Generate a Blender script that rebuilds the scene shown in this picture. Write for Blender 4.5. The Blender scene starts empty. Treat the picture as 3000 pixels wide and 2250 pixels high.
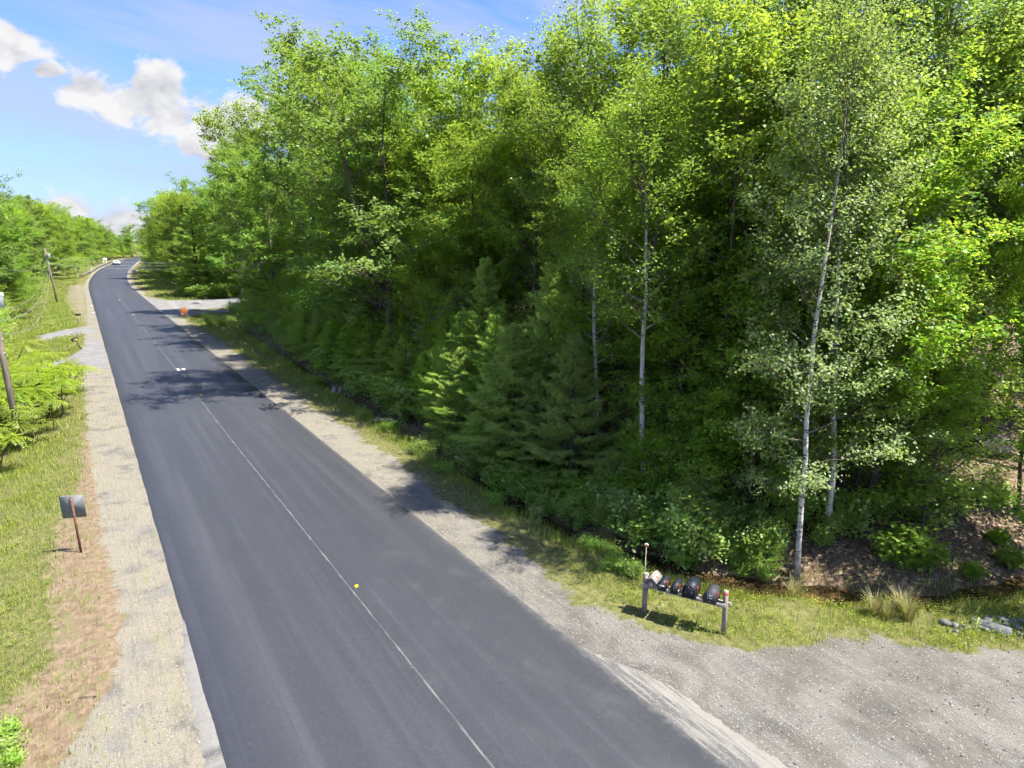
import bpy, math, random
import numpy as np
from mathutils import Vector, Matrix

# ---------------------------------------------------------------- camera
SC = bpy.context.scene
COL = SC.collection
rng = np.random.default_rng(11)
random.seed(5)
CAM_H = 10.0
PITCH = math.atan(415 / 2000.0)
cam_d = bpy.data.cameras.new('camera')
cam_d.lens = 24.0; cam_d.sensor_width = 36.0; cam_d.clip_start = 0.1; cam_d.clip_end = 12000
cam = bpy.data.objects.new('camera', cam_d); COL.objects.link(cam)
cam.location = (0, 0, CAM_H); cam.rotation_euler = (math.pi / 2 - PITCH, 0, 0)
SC.camera = cam

# ---------------------------------------------------------------- light
SUN_EL = math.radians(59.5)
SUN_AZ = math.atan2(0.94, -0.34)          # measured from +Y towards +X
sd = Vector((math.sin(SUN_AZ) * math.cos(SUN_EL), math.cos(SUN_AZ) * math.cos(SUN_EL), math.sin(SUN_EL)))
sun_d = bpy.data.lights.new('sun', 'SUN'); sun_d.energy = 3.3; sun_d.angle = math.radians(0.53); sun_d.color = (1.0, 0.95, 0.86)
sun = bpy.data.objects.new('sun', sun_d); COL.objects.link(sun)
sun.rotation_euler = (-sd).to_track_quat('-Z', 'Y').to_euler(); sun.location = (60, -20, 90)
vs = SC.view_settings
vs.view_transform = 'Standard'; vs.look = 'None'; vs.exposure = 2.15; vs.gamma = 1.0; vs.use_curve_mapping = False
SC.render.engine = 'CYCLES'
cy = SC.cycles
cy.max_bounces = 8; cy.diffuse_bounces = 6; cy.glossy_bounces = 2; cy.transmission_bounces = 7; cy.transparent_max_bounces = 4
cy.caustics_reflective = False; cy.caustics_refractive = False; cy.sample_clamp_indirect = 6.0
cy.use_denoising = True; cy.use_light_tree = False; cy.use_adaptive_sampling = True; cy.adaptive_threshold = 0.05; cy.adaptive_min_samples = 12

# ---------------------------------------------------------------- node helper
class NT:
    def __init__(self, tree): self.t = tree
    def n(self, typ, props=None, **inp):
        nd = self.t.nodes.new(typ)
        for k, v in (props or {}).items(): setattr(nd, k, v)
        for k, v in inp.items():
            key = int(k[1:]) if (k[0] == 'i' and k[1:].isdigit()) else k.replace('_', ' ')
            s = nd.inputs[key]
            if isinstance(v, bpy.types.NodeSocket): self.t.links.new(v, s)
            elif isinstance(v, bpy.types.Node): self.t.links.new(v.outputs[0], s)
            else: s.default_value = v
        return nd
    def m(self, op, a, b=None, c=None, clamp=False):
        kw = {'i0': a}
        if b is not None: kw['i1'] = b
        if c is not None: kw['i2'] = c
        return self.n('ShaderNodeMath', {'operation': op, 'use_clamp': clamp}, **kw).outputs[0]
    def sstep(self, x, lo, hi):
        return self.n('ShaderNodeMapRange', {'interpolation_type': 'SMOOTHSTEP'}, Value=x, From_Min=lo, From_Max=hi).outputs[0]
    def mix(self, f, a, b, bt='MIX'):
        nd = self.n('ShaderNodeMix', {'data_type': 'RGBA', 'blend_type': bt})
        for i, v in ((0, f), (6, a), (7, b)):
            if isinstance(v, bpy.types.NodeSocket): self.t.links.new(v, nd.inputs[i])
            else: nd.inputs[i].default_value = (tuple(v) + (1,))[:4] if isinstance(v, (tuple, list)) else v
        return nd.outputs[2]
    def noise(self, vec, scale, detail=4, rough=0.55, color=False, dist=0.0):
        nd = self.n('ShaderNodeTexNoise', Vector=vec, Scale=scale, Detail=detail, Roughness=rough, Distortion=dist)
        return nd.outputs['Color' if color else 'Fac']
    def vmul(self, vec, xyz):
        return self.n('ShaderNodeVectorMath', {'operation': 'MULTIPLY'}, i0=vec, i1=xyz).outputs[0]
    def attr(self, name, out='Fac'):
        return self.n('ShaderNodeAttribute', {'attribute_name': name}).outputs[out]

# ---------------------------------------------------------------- world
def build_world():
    w = bpy.data.worlds.new('World'); SC.world = w; w.use_nodes = True
    t = w.node_tree; t.nodes.clear(); N = NT(t)
    sky = N.n('ShaderNodeTexSky', {'sky_type': 'NISHITA', 'sun_disc': False, 'sun_elevation': SUN_EL, 'sun_rotation': SUN_AZ,
                                   'altitude': 60.0, 'air_density': 1.0, 'dust_density': 0.35, 'ozone_density': 2.6})
    g = N.n('ShaderNodeTexCoord').outputs['Generated']
    sp = N.n('ShaderNodeSeparateXYZ', Vector=g)
    az = N.m('ARCTAN2', sp.outputs[0], sp.outputs[1]); el = N.m('ARCSINE', sp.outputs[2])
    P = N.n('ShaderNodeCombineXYZ', X=az, Y=N.m('MULTIPLY', el, 1.35), Z=0.3).outputs[0]
    nz = N.noise(P, 15.0, 6, 0.60, dist=0.25)
    nz2 = N.noise(N.n('ShaderNodeVectorMath', {'operation': 'ADD'}, i0=P, i1=(0.010, 0.024, 0.0)).outputs[0], 15.0, 3, 0.55, dist=0.25)
    lobes = [  # azimuth, elevation, half sizes: the cumulus banks seen over the road
        (-0.615, 0.212, .052, .030), (-0.566, 0.192, .022, .010),
        (-0.525, 0.176, .042, .022), (-0.490, 0.164, .048, .030), (-0.455, 0.178, .042, .038), (-0.440, 0.150, .055, .034),
        (-0.385, 0.150, .050, .040), (-0.345, 0.158, .062, .044), (-0.41, 0.121, .055, .022),
        (-0.560, 0.026, .050, .030), (-0.520, 0.012, .052, .036), (-0.48, 0.0, .05, .03)]
    best = None
    for (a0, e0, ra, re) in lobes:
        sc = N.n('ShaderNodeVectorMath', {'operation': 'MULTIPLY_ADD'}, i0=P, i1=(1 / ra, 1 / (1.35 * re), 0), i2=(-a0 / ra, -e0 / re, 0)).outputs[0]
        v = N.n('ShaderNodeVectorMath', {'operation': 'LENGTH'}, i0=sc).outputs['Value']
        best = v if best is None else N.m('SMOOTH_MIN', best, v, 0.25)
    best = N.m('SUBTRACT', 1.0, best)
    # the same kind of fair-weather cloud scattered over the rest of the sky
    gen = N.m('MULTIPLY', N.m('SUBTRACT', N.noise(N.vmul(g, (1, 1, 2.2)), 2.6, 3, 0.5), 0.60), 6.0)
    away = N.sstep(N.m('ABSOLUTE', N.m('ADD', az, 0.15)), 0.62, 0.9)
    gen = N.m('SUBTRACT', gen, N.m('MULTIPLY', N.m('SUBTRACT', 1.0, away), 4.0))
    best = N.m('MAXIMUM', best, gen)
    dens = N.m('ADD', best, N.m('MULTIPLY', N.m('SUBTRACT', nz, 0.5), 2.9))
    alpha = N.sstep(dens, -0.10, 0.34)
    lit = N.m('ADD', 0.80, N.m('MULTIPLY', N.m('SUBTRACT', nz, nz2), 2.4))
    lit = N.m('SUBTRACT', lit, N.m('MULTIPLY', N.sstep(dens, 0.55, 1.5), 0.20), clamp=True)
    cloud = N.mix(lit, (1.10, 1.18, 1.38), (2.35, 2.35, 2.38))
    # thin high cirrus
    rot = N.n('ShaderNodeVectorRotate', {'rotation_type': 'Z_AXIS'}, Vector=P, Angle=math.radians(14)).outputs[0]
    c1 = N.noise(N.vmul(rot, (2.2, 11.0, 1)), 1.0, 4, 0.55, dist=0.6)
    c2 = N.noise(N.vmul(rot, (7.0, 30.0, 1)), 1.0, 3, 0.6, dist=0.4)
    cir = N.m('MULTIPLY', N.sstep(N.m('ADD', N.m('MULTIPLY', c1, .8), N.m('MULTIPLY', c2, .2)), 0.38, 0.66), 0.72)
    hz = N.m('MULTIPLY', N.sstep(el, 0.25, -0.02), 0.55)
    hue = N.mix(1.0, sky.outputs[0], (0.38, 0.465, 0.79), 'MULTIPLY')
    base = N.mix(hz, hue, (.92, 1.13, 1.56))
    base = N.mix(cir, base, (1.45, 1.66, 2.02))
    out = N.mix(alpha, base, cloud)
    bg = N.n('ShaderNodeBackground', Color=out, Strength=0.09)
    N.n('ShaderNodeOutputWorld', Surface=bg)
build_world()

# ---------------------------------------------------------------- place: road coordinates (s along the road, t across)
UX, UY = -0.5310, 0.8474
def W(s, t): return (s * UX + t * UY, s * UY - t * UX)
def ST(x, y): return (x * UX + y * UY, x * UY - y * UX)
_S = np.arange(-400, 3000, 1.0)
def _sm(y, k):
    kk = np.ones(k) / k
    yp = np.pad(y, k, mode='edge'); yp = np.convolve(yp, kk, 'same'); yp = np.convolve(yp, kk, 'same')
    return yp[k:-k]
_TC = _sm(np.interp(_S, [-400, 185, 212, 240, 270, 300, 345, 400, 480, 600, 3000], [5.53, 5.53, 6.6, 8.4, 11.4, 14.6, 19.6, 28, 48, 90, 1400]), 25)
_ZR = _sm(np.interp(_S, [-400, 165, 260, 345, 3000], [0, 0, 1.7, 2.4, 3.0]), 31)
def tc(s): return np.interp(s, _S, _TC)
def zr(s): return np.interp(s, _S, _ZR)
DITCH = np.array([W(s, t) for s, t in [(104, 16.2), (88, 15.6), (71, 15.2), (57, 14.7), (48, 14.3), (39.7, 14.3), (30.6, 14.1), (22.7, 13.7), (20.4, 13.8),
                                       (17.4, 14.1), (15.1, 14.8), (13.1, 15.6), (11.6, 17.0), (10.3, 18.4), (9.1, 19.8), (8.5, 21.3), (8.0, 23.3), (6.5, 30)]])
def poly_dist(x, y, P):
    best = np.full(np.shape(x), 1e9); sgn = np.zeros(np.shape(x)); par = np.zeros(np.shape(x))
    for i in range(len(P) - 1):
        ax, ay = P[i]; bx, by = P[i + 1]; dx, dy = bx - ax, by - ay; L2 = dx * dx + dy * dy
        k = np.clip(((x - ax) * dx + (y - ay) * dy) / L2, 0, 1)
        ex, ey = x - ax - k * dx, y - ay - k * dy; d = np.hypot(ex, ey)
        c = np.sign(dx * (y - ay) - dy * (x - ax))
        m = d < best
        best = np.where(m, d, best); sgn = np.where(m, c, sgn); par = np.where(m, i + k, par)
    return best, sgn, par
def ss(x, a, b):
    k = np.clip((x - a) / (b - a), 0, 1); return k * k * (3 - 2 * k)
def wob(x, y, sc, ph=0.0):
    return (np.sin(x * sc + ph + 1.3 * np.sin(y * sc * .7 + ph * 2)) + np.sin(y * sc * 1.17 - ph + 1.1 * np.sin(x * sc * .83 + 2.1)) ) * 0.5
def zg(x, y):
    x = np.asarray(x, float); y = np.asarray(y, float)
    s, t = ST(x, y); q = t - tc(s); z = zr(s)
    left = np.clip(-6.2 - q, 0, None)
    z = z - np.minimum(0.13 * left, 1.5) * (1 - 0.6 * ss(s, 150, 260))
    d, sg, par = poly_dist(x, y, DITCH)
    on = ss(par, 0.2, 1.6)
    deep = np.interp(par, [0, 1.5, 2.2, 3.6, 4.4, 6.0, 6.6, 7.2, 11, 13, 17], [.15, .25, .46, .48, .2, .14, .28, .46, .48, .46, .46])
    z = z - deep * np.exp(-(d / (.62 + .18 * np.sin(par * 5.1))) ** 2) * on
    beyond = np.where(sg < 0, 0.0, d)
    side = 1 - ss(np.abs(s - 123), 12, 20)
    flank = np.where((s > 100) & (q > 7), np.clip(q - 12, 0, None), beyond * (q > 6))
    rise = 0.24 * np.clip(flank - 0.9, 0, 4.5) + 0.10 * np.clip(flank - 5.4, 0, 55)
    z = z + rise * (1 - side) * np.where(s > 140, 0.5, 1.0)
    rough = ss(np.abs(q), 6.0, 9.5)
    z = z + rough * (0.10 * wob(x, y, .55) + 0.045 * wob(x, y, 1.7, 1.0)) + 0.018 * wob(x, y, 2.3, 2) * ss(np.abs(q), 4.3, 5.2)
    z = z - 0.05 * (1 - ss(np.abs(q), 3.9, 4.16))
    return z
def Z(x, y): return float(zg(np.array([x]), np.array([y]))[0])
CP, SP = math.cos(PITCH), math.sin(PITCH)
def ray(px, py):
    a = (px - 1500) / 2000.0; b = -(py - 1125) / 2000.0
    return (a, CP + b * SP, -SP + b * CP)
def G(px, py, z=0.0):                     # survey point: where a sight line meets the level z
    d = ray(px, py); k = (CAM_H - z) / (-d[2]); return (d[0] * k, d[1] * k)
def GG(px, py):                           # the same on the real terrain
    z = 0.0
    for _ in range(6):
        x, y = G(px, py, z); z = 0.5 * z + 0.5 * Z(x, y)
    return (x, y, Z(x, y))
def W3(s, t, dz=0.0):
    x, y = W(s, t); return Vector((x, y, Z(x, y) + dz))
ROADANG = math.atan2(UY, UX)

# ---------------------------------------------------------------- mesh helpers
def mesh_np(name, V, F, mat=None, attrs=None, smooth=False):
    """V (n,3); F list of (m,k) index arrays"""
    me = bpy.data.meshes.new(name)
    V = np.asarray(V, np.float32)
    me.vertices.add(len(V)); me.vertices.foreach_set('co', V.ravel())
    F = [np.asarray(f, np.int32) for f in F if len(f)]
    tot = sum(f.size for f in F); npol = sum(len(f) for f in F)
    me.loops.add(tot); me.polygons.add(npol)
    me.loops.foreach_set('vertex_index', np.concatenate([f.ravel() for f in F]))
    sizes = np.concatenate([np.full(len(f), f.shape[1], np.int32) for f in F])
    st = np.concatenate([[0], np.cumsum(sizes)[:-1]]).astype(np.int32)
    me.polygons.foreach_set('loop_start', st)
    if smooth: me.polygons.foreach_set('use_smooth', np.ones(npol, bool))
    me.update(calc_edges=True)
    for k, a in (attrs or {}).items():
        a = np.asarray(a, np.float32)
        if a.ndim == 1:
            at = me.attributes.new(k, 'FLOAT', 'POINT'); at.data.foreach_set('value', a)
        else:
            at = me.attributes.new(k, 'FLOAT_VECTOR', 'POINT'); at.data.foreach_set('vector', a.ravel())
    if mat: me.materials.append(mat)
    return me
def link(name, data, parent=None, loc=None, rot=None, scale=None):
    o = bpy.data.objects.new(name, data); COL.objects.link(o)
    if parent is not None: o.parent = parent
    if loc is not None: o.location = loc
    if rot is not None: o.rotation_euler = rot
    if scale is not None: o.scale = scale
    return o
def tag(o, label=None, cat=None, group=None, kind=None):
    if label: o['label'] = label
    if cat: o['category'] = cat
    if group: o['group'] = group
    if kind: o['kind'] = kind
    return o
def empty(name, label, cat, loc, rz=0.0, group=None):
    o = bpy.data.objects.new(name, None); COL.objects.link(o); o.empty_display_size = 0.2
    o.location = loc; o.rotation_euler = (0, 0, rz); tag(o, label, cat, group); return o
def frames(P):
    P = np.asarray(P, float); T = np.gradient(P, axis=0); T /= np.linalg.norm(T, axis=1, keepdims=True) + 1e-9
    ref = np.where(np.abs(T[:, 2:3]) > 0.9, np.array([[1., 0, 0]]), np.array([[0., 0, 1]]))
    A = np.cross(T, ref); A /= np.linalg.norm(A, axis=1, keepdims=True) + 1e-9
    B = np.cross(T, A); return T, A, B
class MB:
    def __init__(self): self.V = []; self.F = {}; self.n = 0; self.A = []
    def add(self, V, F, rad=None):
        self.V.append(np.asarray(V, float)); self.A.append(np.full(len(V), .5) if rad is None else rad)
        for f in F:
            f = np.asarray(f, int)
            if len(f): self.F.setdefault(f.shape[1], []).append(f + self.n)
        self.n += len(V); return self
    def box(self, c, size, M=None, bev=0.0):
        x, y, z = [k / 2 for k in size]
        if bev > 0:
            b = bev; pts = []
            for zz, ins in ((-z, b), (-z + b, 0), (z - b, 0), (z, b)):
                xs, ys = x - ins, y - ins
                pts += [(-xs, -ys + (0 if ins else b), zz), (-xs + (0 if ins else b), -ys, zz), (xs - (0 if ins else b), -ys, zz), (xs, -ys + (0 if ins else b), zz),
                        (xs, ys - (0 if ins else b), zz), (xs - (0 if ins else b), ys, zz), (-xs + (0 if ins else b), ys, zz), (-xs, ys - (0 if ins else b), zz)]
            V = np.array(pts); q = []
            for r in range(3):
                for i in range(8): j = (i + 1) % 8; q.append((r * 8 + i, r * 8 + j, (r + 1) * 8 + j, (r + 1) * 8 + i))
            F = [np.array(q), np.array([list(range(7, -1, -1)), list(range(24, 32))])]
        else:
            V = np.array([(-x, -y, -z), (x, -y, -z), (x, y, -z), (-x, y, -z), (-x, -y, z), (x, -y, z), (x, y, z), (-x, y, z)])
            F = [np.array([(3, 2, 1, 0), (4, 5, 6, 7), (0, 1, 5, 4), (1, 2, 6, 5), (2, 3, 7, 6), (3, 0, 4, 7)])]
        if M is not None: V = V @ np.array(M.to_3x3()).T
        return self.add(V + np.array(c), F)
    def tube(self, P, R, n=8, cap=True):
        P = np.asarray(P, float); R = np.broadcast_to(np.asarray(R, float), (len(P),))
        T, A, B = frames(P); a = np.arange(n) * 2 * math.pi / n
        V = P[:, None] + R[:, None, None] * (np.cos(a)[None, :, None] * A[:, None] + np.sin(a)[None, :, None] * B[:, None])
        i = np.arange(n); j = (i + 1) % n; q = []
        for r in range(len(P) - 1): q.append(np.stack([r * n + i, r * n + j, (r + 1) * n + j, (r + 1) * n + i], 1))
        F = [np.concatenate(q)]
        if cap: F.append(np.array([i[::-1], (len(P) - 1) * n + i]))
        return self.add(V.reshape(-1, 3), F, np.repeat(R, n))
    def prism(self, out, d0, d1, M=None):
        """outline in local x,z ; extruded along y from d0 to d1"""
        out = np.asarray(out, float); n = len(out)
        V = np.concatenate([np.c_[out[:, 0], np.full(n, d0), out[:, 1]], np.c_[out[:, 0], np.full(n, d1), out[:, 1]]])
        i = np.arange(n); j = (i + 1) % n
        F = [np.stack([i, j, n + j, n + i], 1), np.array([i[::-1], n + i])]
        if M is not None: V = V @ np.array(M.to_3x3()).T + np.array(M.translation)
        return self.add(V, F)
    def rock(self, c, size, seed=0, n=2):
        r = np.random.default_rng(seed)
        V, F = ico(n)
        k = 1 + 0.0 * V[:, 0]
        for _ in range(11):
            d = r.normal(size=3); d /= np.linalg.norm(d); k = np.minimum(k, (0.55 + .35 * r.random()) / np.maximum(V @ d, 1e-3) * np.where(V @ d > 0, 1, 99) + (V @ d <= 0) * 99)
        k = np.clip(k, .45, 1.0) * (1 + r.normal(0, .03, len(V)))
        return self.add(V * k[:, None] * np.array(size) + np.array(c), [F])
    def mesh(self, name, mat, smooth=False, attrs=None):
        return mesh_np(name, np.concatenate(self.V), [np.concatenate(f) for f in self.F.values()], mat, attrs, smooth)
    def obj(self, name, mat, parent=None, loc=None, rot=None, smooth=False):
        return link(name, self.mesh(name, mat, smooth), parent, loc, rot)
_ico = {}
def ico(n):
    if n in _ico: return _ico[n]
    import bmesh
    bm = bmesh.new(); bmesh.ops.create_icosphere(bm, subdivisions=n, radius=1.0)
    V = np.array([v.co[:] for v in bm.verts]); F = np.array([[v.index for v in f.verts] for f in bm.faces]); bm.free()
    _ico[n] = (V, F); return V, F
def copy_tree(o, parent=None):
    c = o.copy(); COL.objects.link(c); c.parent = parent
    for ch in o.children: copy_tree(ch, c)
    return c

# ---------------------------------------------------------------- materials
def new_mat(name):
    m = bpy.data.materials.new(name); m.use_nodes = True; m.node_tree.nodes.clear(); return m, NT(m.node_tree)
def out(N, sh, disp=None): N.n('ShaderNodeOutputMaterial', Surface=sh)
def bump(N, h, strength=0.5, dist=0.02): return N.n('ShaderNodeBump', Height=h, Strength=strength, Distance=dist).outputs[0]
def pr(N, col, rough=0.7, metal=0.0, normal=None, spec=0.5):
    kw = dict(Base_Color=col, Roughness=rough, Metallic=metal, Specular_IOR_Level=spec)
    if not isinstance(col, bpy.types.NodeSocket): kw['Base_Color'] = (tuple(col) + (1,))[:4]
    if normal is not None: kw['Normal'] = normal
    return N.n('ShaderNodeBsdfPrincipled', **kw).outputs[0]
def flat(name, col, rough=0.6, metal=0.0, var=0.25, scale=9.0, spec=0.4, bmp=0.0, stretch=(1, 1, 1)):
    m, N = new_mat(name); c = N.n('ShaderNodeTexCoord').outputs['Object']; v = N.vmul(c, stretch)
    nz = N.noise(v, scale, 5, 0.6)
    lo = tuple(k * (1 - var) for k in col); hi = tuple(min(1, k * (1 + var)) for k in col)
    k = N.mix(N.sstep(nz, .3, .7), lo, hi)
    out(N, pr(N, k, N.m('ADD', rough - .08, N.m('MULTIPLY', nz, .16)), metal, bump(N, nz, bmp, .01) if bmp else None, spec)); return m
def leaf_mat(name, lo, hi, tr, trf=0.42, gloss=0.06, hue=0.02, rough=0.45):
    m, N = new_mat(name)
    tone = N.attr('tone'); rnd = N.n('ShaderNodeObjectInfo').outputs['Random']
    k = tone
    c = N.mix(k, lo, hi)
    h = N.n('ShaderNodeHueSaturation', Hue=N.m('ADD', 0.5 - hue / 2, N.m('MULTIPLY', rnd, hue)), Saturation=N.m('ADD', .90, N.m('MULTIPLY', rnd, .2)), Value=N.m('ADD', .82, N.m('MULTIPLY', rnd, .36)), Color=c).outputs[0]
    ht = N.mix(k, tuple(v * .85 for v in tr), tuple(min(.9, v * 1.35) for v in tr))
    d = N.n('ShaderNodeBsdfDiffuse', Color=h).outputs[0]
    tl = N.n('ShaderNodeBsdfTranslucent', Color=ht).outputs[0]
    a = N.n('ShaderNodeMixShader', Fac=trf, i1=d, i2=tl).outputs[0]
    gl = N.n('ShaderNodeBsdfGlossy', Color=(1, 1, 1, 1), Roughness=rough).outputs[0]
    out(N, N.n('ShaderNodeMixShader', Fac=gloss, i1=a, i2=gl).outputs[0]); return m
def bark_mat(name, lo, hi, scale=(6, 6, 1.2), bands=None, rough=0.9, bmp=0.6, twig=(.11, .09, .07), twig_r=.075):
    m, N = new_mat(name); c = N.n('ShaderNodeTexCoord').outputs['Object']
    nz = N.noise(N.vmul(c, scale), 3.0, 6, 0.65)
    col = N.mix(N.sstep(nz, .32, .68), lo, hi)
    if bands:
        b = N.noise(N.vmul(c, (1.3, 1.3, 9.0)), 1.6, 4, 0.7)
        col = N.mix(N.sstep(b, 0.565, 0.63), col, bands)
        k = N.noise(c, 1.1, 3, 0.6); z = N.n('ShaderNodeSeparateXYZ', Vector=c).outputs[2]
        low = N.m('MULTIPLY', N.sstep(z, 3.0, 0.0), N.sstep(k, .36, .58))
        col = N.mix(low, col, tuple(v * 1.5 for v in bands))
    col = N.mix(N.sstep(N.attr('rad'), twig_r, twig_r * .3), col, twig)
    out(N, pr(N, col, rough, 0, bump(N, nz, bmp, .03), .2)); return m
M = {}
M['maple'] = leaf_mat('maple_leaf', (0.139, 0.279, 0.036), (0.185, 0.282, 0.034), (0.382, 0.488, 0.047), .48, .014, .030)
M['oak'] = leaf_mat('oak_leaf', (0.127, 0.265, 0.046), (0.166, 0.260, 0.046), (0.286, 0.408, 0.052), .42, .018, .022, .45)
M['birch'] = leaf_mat('birch_leaf', (0.152, 0.304, 0.042), (0.189, 0.299, 0.038), (0.370, 0.494, 0.049), .48, .02, .02)
M['aspen'] = leaf_mat('aspen_leaf', (0.189, 0.328, 0.096), (0.252, 0.337, 0.119), (0.389, 0.493, 0.086), .42, .022, .02, .5)
M['pine'] = leaf_mat('pine_needle', (0.164, 0.313, 0.065), (0.295, 0.411, 0.081), (0.455, 0.591, 0.086), .42, .012, .02)
M['hemlock'] = leaf_mat('hemlock_needle', (0.191, 0.366, 0.075), (0.320, 0.449, 0.075), (0.552, 0.681, 0.088), .42, .012, .02)
M['shrub'] = leaf_mat('shrub_leaf', (0.203, 0.377, 0.068), (0.270, 0.373, 0.063), (0.464, 0.555, 0.087), .46, .03, .03)
M['dark_shrub'] = leaf_mat('dark_shrub_leaf', (0.179, 0.347, 0.066), (0.279, 0.393, 0.077), (0.481, 0.620, 0.074), .42, .04, .02)
M['pale_pine'] = leaf_mat('pale_pine_needle', (0.199, 0.342, 0.090), (0.359, 0.465, 0.105), (0.491, 0.610, 0.107), .42, .012, .02)
M['sumac'] = leaf_mat('sumac_leaf', (.125, .215, .025), (.265, .320, .038), (.44, .51, .05), .44, .02, .02)
M['grass'] = leaf_mat('grass_blade', (.130, .205, .028), (.30, .335, .07), (.34, .39, .04), .38, .03, .0)
M['reed'] = leaf_mat('dry_sedge_blade', (.17, .19, .06), (.38, .33, .16), (.36, .34, .10), .34, .03, .0)
M['rust_leaf'] = leaf_mat('rust_leaf', (.16, .06, .02), (.28, .11, .03), (.30, .12, .03), .3, .03, .0)
M['bark'] = bark_mat('grey_brown_bark', (.055, .045, .036), (.19, .165, .14))
M['dark_bark'] = bark_mat('dark_bark', (.035, .028, .024), (.11, .09, .075))
M['birch_bark'] = bark_mat('white_birch_bark', (.36, .345, .315), (.58, .565, .52), (3, 3, 3), (.035, .03, .028), .75, .2)
M['aspen_bark'] = bark_mat('grey_aspen_bark', (.36, .35, .32), (.60, .585, .54), (3, 3, 3), (.04, .036, .033), .8, .3)
M['dead_wood'] = bark_mat('bleached_dead_wood', (.22, .20, .18), (.46, .44, .41), (8, 8, 2))
# ---------------------------------------------------------------- terrain
def in_poly(x, y, P):
    r = np.zeros(np.shape(x), bool); n = len(P)
    for i in range(n):
        x1, y1 = P[i]; x2, y2 = P[(i + 1) % n]
        c = ((y1 > y) != (y2 > y)) & (x < (x2 - x1) * (y - y1) / (y2 - y1 + 1e-12) + x1); r ^= c
    return r
def mask_poly(x, y, P, soft):
    P = np.array(P); ins = in_poly(x, y, P); d, _, _ = poly_dist(x, y, np.vstack([P, P[:1]]))
    return np.clip(0.5 + np.where(ins, d, -d) / (2 * soft), 0, 1)
def axis(parts):
    a = []
    for lo, hi, st in parts: a += list(np.arange(lo, hi, st))
    return np.array(a + [parts[-1][1]])
def build_ground():
    sa = axis([(-2500, -300, 400), (-300, -40, 40), (-40, 2, 3), (2, 36, .28), (36, 110, .6), (110, 260, 1.6), (260, 500, 6), (500, 1200, 50), (1200, 4500, 400)])
    ta = axis([(-3500, -400, 400), (-400, -80, 40), (-80, -24, 4), (-24, -6, .8), (-6, 24, .25), (24, 60, .9), (60, 140, 5), (140, 500, 40), (500, 4000, 400)])
    S, T = np.meshgrid(sa, ta, indexing='ij'); x, y = W(S, T); z = zg(x, y); q = T - tc(S)
    ns, nt = S.shape; idx = np.arange(ns * nt).reshape(ns, nt)
    F = np.stack([idx[:-1, :-1], idx[1:, :-1], idx[1:, 1:], idx[:-1, 1:]], -1).reshape(-1, 4)[:, ::-1]
    f = lambda a: a.ravel()
    # soft zone maps (what the surface is made of)
    rs = np.interp(S, [-50, 6.3, 6.9, 7.8, 8.7, 9.2, 9.6, 9.8, 10.4, 11.4, 12.3, 13.9, 17, 20, 33, 75, 91, 105, 150, 300], [11.2] * 20)
    shR = np.where(S > 9.7, np.interp(S, [9.7, 10.4, 11.4, 12.4, 13.9, 15.8, 17, 22.9, 33, 44, 55, 75, 91, 105, 150], [13.2, 12.6, 12.1, 11.6, 11.2, 11.3, 11.3, 11.4, 11.7, 11.3, 11.4, 11.6, 11.2, 10.9, 10.0]), 50)
    edge_lot = np.interp(T, [13.1, 14.2, 15.3, 16.7, 17.2, 17.9, 19.2, 30, 60], [9.8, 9.6, 9.2, 8.7, 7.8, 6.9, 6.3, 4.5, 2])
    edge_lot = edge_lot + .30 * wob(x, y, 1.9, 4) + .22 * wob(x, y, 4.7, 1)
    shR = shR + .25 * wob(x, y, 1.3, 2) + .15 * wob(x, y, 4.1, 5)
    gr = np.where(T < 13.1, np.clip(.5 + (shR - T) / .8, 0, 1), np.clip(.5 + (edge_lot - S) / .9, 0, 1))
    gr = np.where(S > 150, np.clip(.5 + (5.2 - q) / .8, 0, 1), gr)
    lf = np.interp(S, [12, 14.5, 17.4, 20.2, 26.8, 35, 43, 57, 75, 100, 140, 300], [-2.2, -1.34, -.28, -.03, -.31, -.46, -.54, -.62, -.5, .2, .5, 4.5 * 0 + .6])
    lft = np.where(S > 180, -4.9 + tc(S), lf)
    gl = np.clip(.5 + (T - lft) / .7, 0, 1)
    gravel = np.where(q > 0, gr, gl)
    px = lambda L: [G(*p) for p in L]
    drv = np.maximum(mask_poly(x, y, px([(120, 970), (200, 962), (265, 955), (290, 975), (160, 984), (120, 990)]), .5),
                     mask_poly(x, y, px([(110, 1062), (155, 1053), (205, 1043), (255, 1015), (262, 985), (300, 1000), (318, 1085), (280, 1072), (200, 1064), (110, 1075)]), .5))
    dirt = mask_poly(x, y, [W(112, 11.5), W(110, 14.2), W(112.5, 17), W(114, 21), W(117, 30), W(106, 30), W(107.5, 20), W(106, 15), W(104, 11.2)], .8)
    dirt = np.maximum(dirt, mask_poly(x, y, px([(205, 835), (255, 840), (262, 900), (255, 945), (215, 925), (205, 905), (200, 870)]), 3.5) * .85)
    sider = mask_poly(x, y, [W(160, 9.6), W(147, 9.9), W(136, 12), W(132.5, 16), W(133.5, 22), W(137, 60), W(121, 60), W(118, 22), W(114, 14.5), W(108, 11.8), W(99, 9.6)], .4)
    brown_edge = np.interp(S, [10, 15.3, 17.3, 18.7, 20.9, 24.8, 29.5, 34.8, 45], [-4.5, -3.2, -2.9, -1.7, -1.6, -1.9, -1.5, -.9, -.8])
    brown = np.clip(.5 + (T - brown_edge) / 1.0, 0, 1) * (T < 2) * (1 - ss(S, 36, 60))
    d, sg, par = poly_dist(x, y, DITCH)
    litter = np.where(q > 0, np.clip(.5 + (np.where(sg > 0, d, -d) - .3) / 1.6, 0, 1), 0) * (S < 112)
    litter = np.maximum(litter, np.where((S >= 112), np.clip((q - 15) / 4, 0, 1), 0))
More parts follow.
